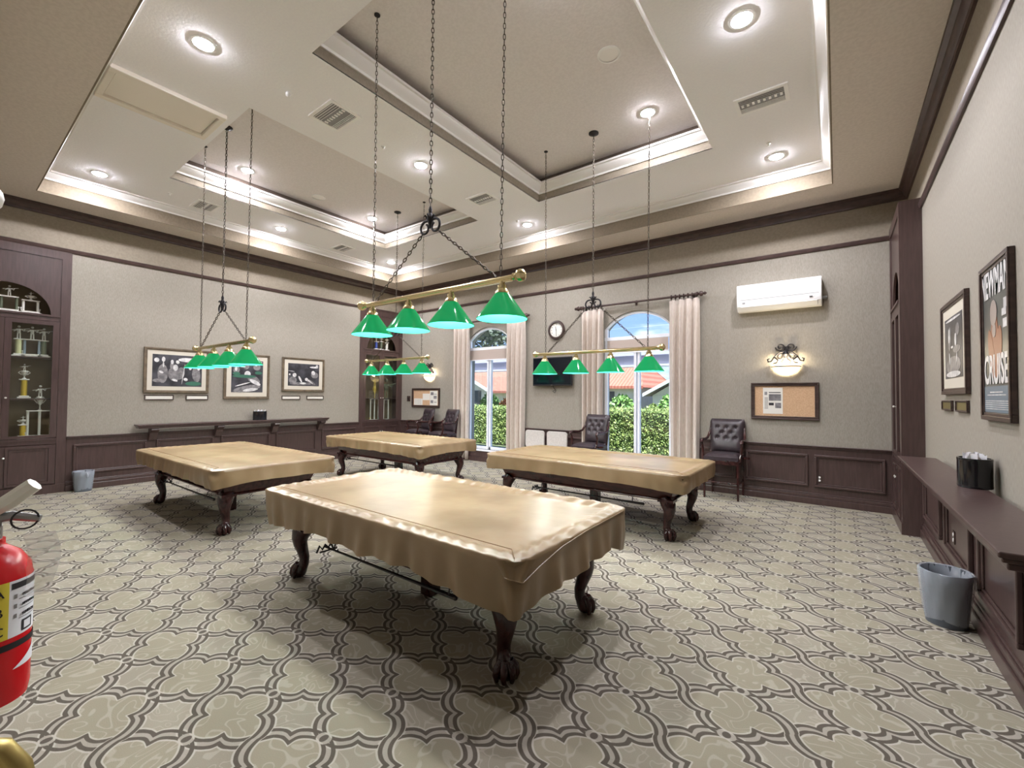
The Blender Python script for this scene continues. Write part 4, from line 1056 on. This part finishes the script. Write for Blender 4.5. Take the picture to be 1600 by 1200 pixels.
# tall spectator armchairs
def make_chair(label, loc, rz):
    t = thing('spectator_chair', label, 'armchair', loc, rz, 'tall dark leather spectator chairs')
    fw = .27; sz = .70
    def seat(u, v):
        a = (u-.5)*2; b = (v-.5)*2; e = (1-abs(a)**6)*(1-abs(b)**6)
        return (a*.26, -.02+b*.25, sz-.02+.06*e)
    m = MB().grid(seat, 16, 16); m.box(-.26, .26, -.27, .23, sz-.07, sz-.018); m.build('seat', leather, t, smooth=50)
    MB().box(-.255, .255, -.265, .22, sz-.14, sz-.07).build('seat_rail', leg_wood, t, smooth=0, bevel=.006)
    btn = [(-.14, .44), (0, .44), (.14, .44), (-.07, .35), (.07, .35), (-.14, .26), (0, .26), (.14, .26)]
    def ptb(x, z, off): return (x, .19+z*.2-off, sz+z)
    def front(u, v):
        wv = .25+.03*v; x = (u-.5)*2*wv; z = .02+v*.56
        if v > .85: x *= 1-.10*((v-.85)/.15)**2
        e = (1-abs((u-.5)*2)**8)*(1-abs((v-.5)*2)**8); d = .06*e
        for (bx, bz) in btn: d -= .03*math.exp(-((x-bx)**2+(z-bz)**2)/.0009)
        return ptb(x, z, d)
    def back(u, v):
        wv = .25+.03*v; x = (u-.5)*2*wv; z = .02+v*.56
        if v > .85: x *= 1-.10*((v-.85)/.15)**2
        return ptb(x, z, -.02)
    m = MB().grid(front, 30, 30); m.grid(back, 6, 12)
    bk = m.build('backrest', leather, t, smooth=60)
    b2 = MB()
    for (bx, bz) in btn: 
        p = ptb(bx, bz, .035); b2.ball(p, .012, 8)
    b2.build('buttons', black_matte, bk)
    for s_ in (-1, 1):
        MB().tube([(s_*.255, .30, sz+.5), (s_*.27, .26, sz+.36), (s_*.29, .17, sz+.255), (s_*.30, .04, sz+.235), (s_*.30, -.14, sz+.245), (s_*.30, -.21, sz+.24), (s_*.30, -.235, sz+.215), (s_*.30, -.21, sz+.19), (s_*.295, -.18, sz+.12), (s_*.285, -.20, sz+.02), (s_*.27, -.24, sz-.1)], [.018, .02, .022, .024, .028, .028, .022, .02, .02, .02, .02], 10).build('arm', leg_wood, t)
        MB().tube([(s_*.25, -.245, 0), (s_*.25, -.245, sz-.06)], [.02, .027], 4).build('leg', leg_wood, t, smooth=0)
        MB().tube([(s_*.24, .30, 0), (s_*.24, .22, sz-.06), (s_*.25, .30, sz+.5)], [.02, .026, .018], 4).build('leg', leg_wood, t, smooth=0)
        MB().tube([(s_*.245, -.24, .25), (s_*.24, .27, .25)], .014, 6).build('stretcher', leg_wood, t)
    MB().box(-.24, .24, -.31, -.235, .26, .285).build('footrest', leg_wood, t, smooth=0, bevel=.006)
    MB().lathe([(.035, .0), (.05, .0), (.052, .03), (.035, .03), (.035, 0)], 16, (.36, -.16, sz-.03)).box(.27, .33, -.175, -.145, sz-.03, sz-.01).build('cup_holder', leg_wood, t)
    return t
ch = make_chair('tall tufted leather armchair below the cork board by the right hand curtain', (-1.53, 8.0, 0), 0)
dup(ch, 'tufted leather armchair between the television and the bright window', (-3.93, 7.85, 0), -.12)
dup(ch, 'tufted leather armchair under the small cork board, beside the corner cabinet', (-8.95, 7.88, 0), -.25)
dup(ch, 'tufted leather armchair beside the curtain of the tree window', (-8.0, 7.82, 0), -.2)
# light grey chairs
def grey_chair(label, loc, rz):
    t = thing('side_chair', label, 'chair', loc, rz, 'light grey chairs under the television')
    n = 8; pts = []
    for (cx, cz, a0) in ((.19, .82, 0), (-.19, .82, PI/2), (-.19, .56, PI), (.19, .56, 1.5*PI)):
        for k in range(n+1): a = a0+PI/2*k/n; pts.append((cx+.06*math.cos(a), cz+.06*math.sin(a)))
    MB().prism(pts, 'y', .17, .21).build('backrest', grey_board, t, smooth=40, bevel=.008)
    MB().box(-.23, .23, -.22, .2, .43, .475).build('seat', grey_board, t, smooth=0, bevel=.012)
    for s_ in (-1, 1):
        MB().tube([(s_*.2, -.2, 0), (s_*.2, -.18, .43)], .012, 8).build('leg', dark_grey, t)
        MB().tube([(s_*.2, .26, 0), (s_*.2, .215, .45), (s_*.2, .225, .8)], .012, 8).build('leg', dark_grey, t)
    return t
g0 = grey_chair('light grey chair back under the television, curtain side', (-5.42, 7.95, 0), 0)
dup(g0, 'light grey chair back under the television, armchair side', (-4.85, 7.95, 0))

# ------------------------------------------------------------------ right hand wall
XR = XC-.001
picture('framed sepia photograph of players around a table, beside the tall poster', XR, -1, 4.88, 5.88, 1.70, 2.535, .09, frame_dark,
    [(0, .5, .2, .4, .15, 0), (0, .3, .45, .2, .06, 0), (0, .7, .65, .08, .2, 0), (0, .25, .75, .1, .1, 0), (1, .5, .95, .42, .02, 0), (1, .35, .6, .05, .1, 0), (1, .72, .7, .05, .12, 0), (1, .55, .5, .06, .02, 0), (1, .3, .3, .02, .1, .3), (1, .7, .32, .02, .1, -.2), (1, .5, .06, .4, .05, 0)], .055, .024)
t = thing('movie_poster', 'tall dark framed poster with large pale lettering above the shelf', 'poster', (XR, 4.10, 1.52))
frame_y(t, 0, -.325, .325, 0, 1.04, .05, .026, -1, frame_dark)
MB().box(-.01, -.020, -.30, .30, .03, 1.01).build('print', mottled('poster dark print', (70,74,72), (92,96,92), 3, rough=.3), t, smooth=0)
MB().box(-.020, -.0212, -.278, .278, .055, .225).build('credit_panel', Mat('poster blue grey', (104,120,132), .4).m, t, smooth=0)
pb = MB().box(-.0212, -.0222, -.2, .2, .165, .171).box(-.0212, -.0222, -.14, .14, .182, .19)
for i in range(5): pb.box(-.0212, -.0222, -.26, .26, .075+.013*i, .079+.013*i)
pb.build('credit_lines', photo_light, t, smooth=0)
m = MB()
for k, q in enumerate(((.02, .50, .085, .22, 0), (-.06, .44, .07, .17, .25), (.09, .44, .06, .17, -.3))): blob(m, -.0202-.0004*k, -1, *q)
m.build('figure_tones', Mat('poster orange brown', (146,98,74), .4).m, t, smooth=0)
m = MB(); blob(m, -.0218, -1, .03, .70, .075, .085); blob(m, -.0220, -1, .02, .585, .04, .045); m.build('face_tones', Mat('poster grey', (160,148,140), .4).m, t, smooth=0)
RY = Matrix.Rotation(-PI/2, 4, 'Z') @ Matrix.Rotation(PI/2, 4, 'X')
textobj('lettering', 'NEWMAN', .225, photo_light, Matrix.Translation((-.0225, 0, .895)) @ RY @ Matrix.Diagonal((.60, 1.15, 1, 1)), t, bold=.006)
textobj('lettering', 'CRUISE', .225, photo_light, Matrix.Translation((-.0225, 0, .325)) @ RY @ Matrix.Diagonal((.72, 1.15, 1, 1)), t, bold=.006)
m = MB().box(-.0225, -.0235, -.26, -.19, .70, .76).box(-.0225, -.0235, -.24, -.15, .655, .70).box(-.0225, -.0235, -.28, -.17, .58, .635); m.build('pale_blocks', photo_light, t, smooth=0)
plate_brass = Mat('plaque brass', (150,140,84), .3, .7).m
plaque('brass plaque under the sepia photograph, cabinet side', XR, -1, 5.53, 5.98, 1.55, 1.645, plate_brass, frame_dark)
plaque('brass plaque under the sepia photograph, poster side', XR, -1, 4.93, 5.36, 1.55, 1.648, plate_brass, frame_dark)

# ------------------------------------------------------------------ by the doorway
t = thing('fire_extinguisher', 'red fire extinguisher hung on the wall beside the doorway', 'fire extinguisher', (-1.85, .112, .815))
R_ = .085
MB().lathe([(.002, .012), (R_*.6, .0), (R_*.95, .01), (R_, .04), (R_, .33), (R_*.94, .365), (R_*.7, .40), (R_*.4, .42), (.03, .425), (.03, .44)], 40).build('cylinder', red_paint, t, smooth=50)
def wrap(a0, a1, z0, z1, r, nm, mat):
    n = 24; vs = []
    for i in range(n+1):
        a = a0+(a1-a0)*i/n
        for z in (z0, z1): vs.append((r*math.cos(a), r*math.sin(a), z))
    return MB().add(vs, [(2*i, 2*i+2, 2*i+3, 2*i+1) for i in range(n)]).build(nm, mat, t)
wrap(.40, 1.75, .185, .335, R_+.0008, 'instruction_label', label_white)
wrap(-.5, .40, .185, .335, R_+.0009, 'class_label', label_yellow)
wrap(.45, 1.6, .312, .328, R_+.0015, 'label_heading', ink)
def on_can(a, z, s_=1): return Matrix.Translation(((R_+.0018)*math.cos(a), (R_+.0018)*math.sin(a), z)) @ Matrix.Rotation(a+PI/2, 4, 'Z') @ Matrix.Rotation(PI/2, 4, 'X')
for k, ch_ in enumerate('ABC'): textobj('class_letter', ch_, .034, ink, on_can(.16, .308-.05*k), t)
for k in range(3):
    textobj('label_text', ('PULL PIN', 'AIM LOW', 'SQUEEZE')[k], .010, ink, on_can(.95, .292-.026*k), t)
    wrap(.52, .60, .286-.026*k, .297-.026*k, R_+.0015, 'label_bullet', grey_metal)
    wrap(.65, 1.35, .281-.026*k, .283-.026*k, R_+.0015, 'label_line', grey_metal)
wrap(.75, 1.15, .192, .222, R_+.0015, 'label_symbol', ink); wrap(.82, 1.08, .197, .217, R_+.002, 'label_symbol', label_white)
wrap(-2.6, 2.6, .155, .172, R_+.002, 'strap', black_matte)
n = 10; vs = [((R_+.001)*math.cos(-.5), (R_+.001)*math.sin(-.5), .10)]
tri = []
for i in range(n+1):
    a = .55+.9*i/n; tri += [((R_+.001)*math.cos(a), (R_+.001)*math.sin(a), .098+.0*i), ((R_+.001)*math.cos(a), (R_+.001)*math.sin(a), .099+.045*i/n)]
MB().add(tri, [(2*i, 2*i+2, 2*i+3, 2*i+1) for i in range(n)]).build('triangle_label', label_white, t)
MB().lathe([(.02, .43), (.024, .44), (.024, .475), (.018, .48)], 14).box(-.02, .02, -.02, .02, .475, .50).build('valve', grey_metal, t)
MB().tube([(0, -.01, .495), (.02, .04, .50), (.04, .09, .485)], [.014, .013, .010], 8).build('carry_handle', grey_metal, t)
MB().tube([(0, -.02, .50), (.03, .035, .545), (.05, .075, .585)], [.018, .022, .02], 8).build('squeeze_lever', silver, t)
MB().tube([(.045, .06+.026*math.cos(k*PI/8), .49+.026*math.sin(k*PI/8)) for k in range(16)], .0025, 5, True).build('pull_pin', black_iron, t)
MB().lathe([(.002, -.004), (.017, -.004), (.017, .008), (.002, .008)], 14, (.03, -.0, .455), 'x').build('gauge', silver, t)
def tagm(u, v): return (.05+.02*math.sin(u*2), .055+.062*u+.012*math.sin(v*4), .45-.17*v)
MB().grid(tagm, 8, 12).build('inspection_tag', clear_plastic, t, smooth=60)
MB().box(-.02, .02, -R_-.04, -R_+.004, .14, .40).build('wall_bracket', black_iron, t, smooth=0)
t = thing('emergency_lamp', 'round chrome lamp head high on the wall beside the doorway', 'wall lamp', (-1.90, YN, 2.18))
MB().ball((.075, .10, 0), .045, 18).build('lamp_head', silver, t); MB().tube([(.03, .05, 0), (.06, .09, 0)], .014, 8).build('swivel', grey_metal, t); MB().box(-.12, .06, .001, .06, -.06, .06).build('housing', white_plastic, t, smooth=0, bevel=.01)
t = thing('door_pull', 'brass loop handle on the wall beside the doorway', 'handle', (-1.26, YN, .90))
MB().tube([(0, 0, -.14), (0, .13, -.14), (0, .165, -.10), (0, .165, -.02), (0, .155, .04), (0, .13, .09), (0, .10, .108), (0, .05, .112), (0, 0, .112)], [.018]*9, 12).build('grip', brass_handle, t); MB().box(-.03, .03, 0, .008, -.2, .18).build('backplate', brass_handle, t, smooth=0, bevel=.003)

# ------------------------------------------------------------------ world, sun, camera
w = bpy.data.worlds.new('sky'); sc.world = w; w.use_nodes = True; nt = w.node_tree; nt.nodes.clear()
out = nt.nodes.new('ShaderNodeOutputWorld'); bg = nt.nodes.new('ShaderNodeBackground')
tc = nt.nodes.new('ShaderNodeTexCoord'); mp = nt.nodes.new('ShaderNodeMapping'); mp.inputs['Scale'].default_value = (2.2, 2.2, 9)
nz = nt.nodes.new('ShaderNodeTexNoise'); nz.inputs['Scale'].default_value = 2.4; nz.inputs['Detail'].default_value = 6
rp_ = nt.nodes.new('ShaderNodeMapRange'); rp_.interpolation_type = 'SMOOTHSTEP'; rp_.inputs[1].default_value = .52; rp_.inputs[2].default_value = .68
sp_ = nt.nodes.new('ShaderNodeSeparateXYZ'); gr = nt.nodes.new('ShaderNodeMapRange'); gr.inputs[1].default_value = 0; gr.inputs[2].default_value = .35
m1 = nt.nodes.new('ShaderNodeMix'); m1.data_type = 'RGBA'; m1.inputs[6].default_value = lin((186,208,240)); m1.inputs[7].default_value = lin((84,136,218))
m2 = nt.nodes.new('ShaderNodeMix'); m2.data_type = 'RGBA'; m2.inputs[7].default_value = lin((244,246,250))
lk = nt.links.new
lk(tc.outputs['Generated'], mp.inputs[0]); lk(mp.outputs[0], nz.inputs['Vector']); lk(nz.outputs[0], rp_.inputs[0])
lk(tc.outputs['Generated'], sp_.inputs[0]); lk(sp_.outputs[2], gr.inputs[0]); lk(gr.outputs[0], m1.inputs[0])
lk(rp_.outputs[0], m2.inputs[0]); lk(m1.outputs[2], m2.inputs[6]); lk(m2.outputs[2], bg.inputs[0]); bg.inputs[1].default_value = 1.0
lk(bg.outputs[0], out.inputs[0])
S = lamp('sun', 'SUN', (0, 20, 30), 9.0, (1, .95, .86), angle=.01)
S.rotation_euler = (math.radians(21), 0, math.radians(25))

cam = bpy.data.cameras.new('camera'); co = bpy.data.objects.new('camera', cam); C.objects.link(co); sc.camera = co
yaw, pit, rol = .6408, .0254, .0087
cyw, syw, cp, sp2, cr, sr = math.cos(yaw), math.sin(yaw), math.cos(pit), math.sin(pit), math.cos(rol), math.sin(rol)
xr = Vector((cyw, syw, 0)); yr = Vector((-syw, cyw, 0)); zz = Vector((0, 0, 1))
fwd = yr*cp+zz*sp2; upv = yr*-sp2+zz*cp
Rv = xr*cr+upv*sr; Uv = xr*-sr+upv*cr
co.matrix_world = Matrix(((Rv.x, Uv.x, -fwd.x, 0), (Rv.y, Uv.y, -fwd.y, 0), (Rv.z, Uv.z, -fwd.z, 1.66), (0, 0, 0, 1)))
cam.sensor_fit = 'HORIZONTAL'; cam.sensor_width = 36; cam.lens = 681.83*36/1600; cam.clip_start = .02; cam.clip_end = 500

sc.view_settings.view_transform = 'Standard'; sc.view_settings.look = 'None'; sc.view_settings.gamma = 1; sc.view_settings.use_curve_mapping = False
sc.view_settings.exposure = 1.0
sc.cycles.max_bounces = 8; sc.cycles.diffuse_bounces = 5; sc.cycles.transparent_max_bounces = 12
sc.cycles.caustics_reflective = False; sc.cycles.caustics_refractive = False; sc.cycles.sample_clamp_indirect = 4
